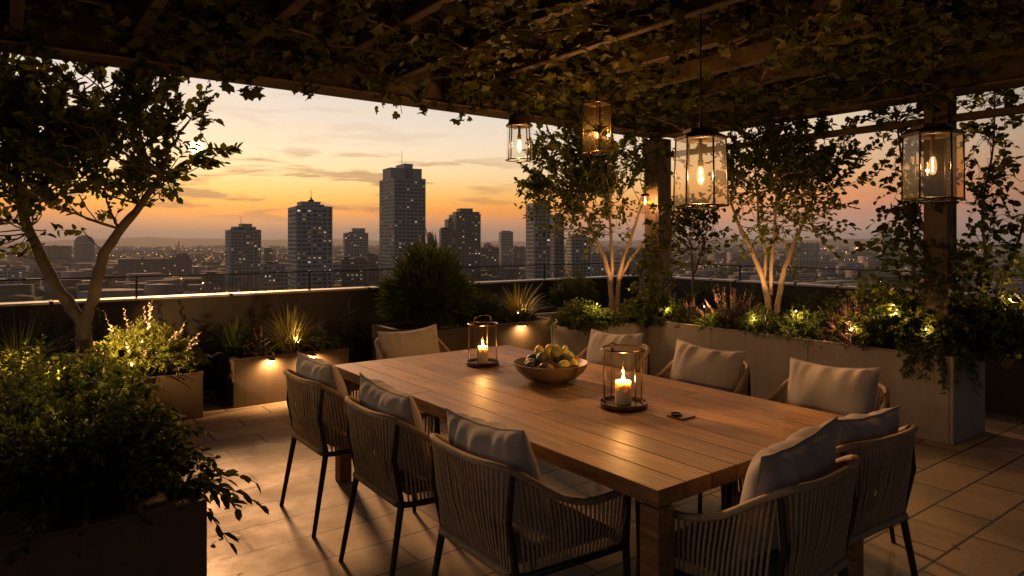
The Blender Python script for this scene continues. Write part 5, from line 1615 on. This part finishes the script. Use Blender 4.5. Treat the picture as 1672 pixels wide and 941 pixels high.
sky = nt.mix(nt.math('MULTIPLY', c2, .45), sky, L(255, 224, 170))
# the low sun itself and its glow
s_el = R(7.1); s_az = YAW + math.atan2(321 - 836, 1100)
sv = (math.sin(s_az) * math.cos(s_el), math.cos(s_az) * math.cos(s_el), math.sin(s_el))
dp = nt.node('ShaderNodeVectorMath', {1: sv}, operation='DOT_PRODUCT')
nt.set(dp, 0, tc)
ang = nt.math('MULTIPLY', nt.math('ARCCOSINE', nt.math('MINIMUM', dp.outputs['Value'], .9999999)), 180 / PI)
glow = nt.math('POWER', 2.718, nt.math('MULTIPLY', nt.math('POWER', nt.math('DIVIDE', ang, 6.5), 1.3), -1.0))
sky = nt.mix(1.0, sky, nt.mix(glow, (0, 0, 0), (.07, .04, .012)), 'ADD')
# broad afterglow above the horizon left of the towers
g_az = nt.math('DIVIDE', nt.math('SUBTRACT', az, YAW + math.atan2(470 - 836, 1100)), .30)
g_el = nt.math('DIVIDE', nt.math('SUBTRACT', el, 4.2), 3.2)
g2 = nt.math('POWER', 2.718, nt.math('MULTIPLY', nt.math('ADD', nt.math('MULTIPLY', g_az, g_az), nt.math('MULTIPLY', g_el, g_el)), -1.0))
sky = nt.mix(1.0, sky, nt.mix(g2, (0, 0, 0), (.16, .13, .05)), 'ADD')
disc = nt.node('ShaderNodeMapRange', {'Value': ang, 'From Min': .56, 'From Max': .34, 'To Min': 0.0, 'To Max': 1.0}).outputs[0]
sky = nt.mix(1.0, sky, nt.mix(disc, (0, 0, 0), (14, 10, 4)), 'ADD')
bg = nt.node('ShaderNodeBackground', {'Color': sky, 'Strength': 1.0})
nt.l.new(bg.outputs[0], out.inputs[0])

# ================================================================== camera, render settings
cd = bpy.data.cameras.new('camera'); co = bpy.data.objects.new('camera', cd); COL.objects.link(co)
co.location = (0, 0, EYE); co.rotation_euler = (R(90), 0, -YAW)
cd.sensor_width = 36; cd.lens = 36 * 1100 / 1672; cd.shift_y = -78.5 / 1672
cd.clip_start = .05; cd.clip_end = 30000
S.camera = co
S.view_settings.view_transform = 'Standard'; S.view_settings.look = 'None'
S.view_settings.exposure = 0; S.view_settings.gamma = 1; S.view_settings.use_curve_mapping = False
S.render.engine = 'CYCLES'
cy = S.cycles
cy.use_denoising = True
try: cy.denoiser = 'OPENIMAGEDENOISE'; cy.denoising_input_passes = 'RGB_ALBEDO_NORMAL'
except Exception: pass
cy.max_bounces = 8; cy.diffuse_bounces = 3; cy.glossy_bounces = 3; cy.transmission_bounces = 4; cy.transparent_max_bounces = 16; cy.volume_bounces = 0
cy.sample_clamp_indirect = 4; cy.use_light_tree = True
cy.caustics_reflective = False; cy.caustics_refractive = False
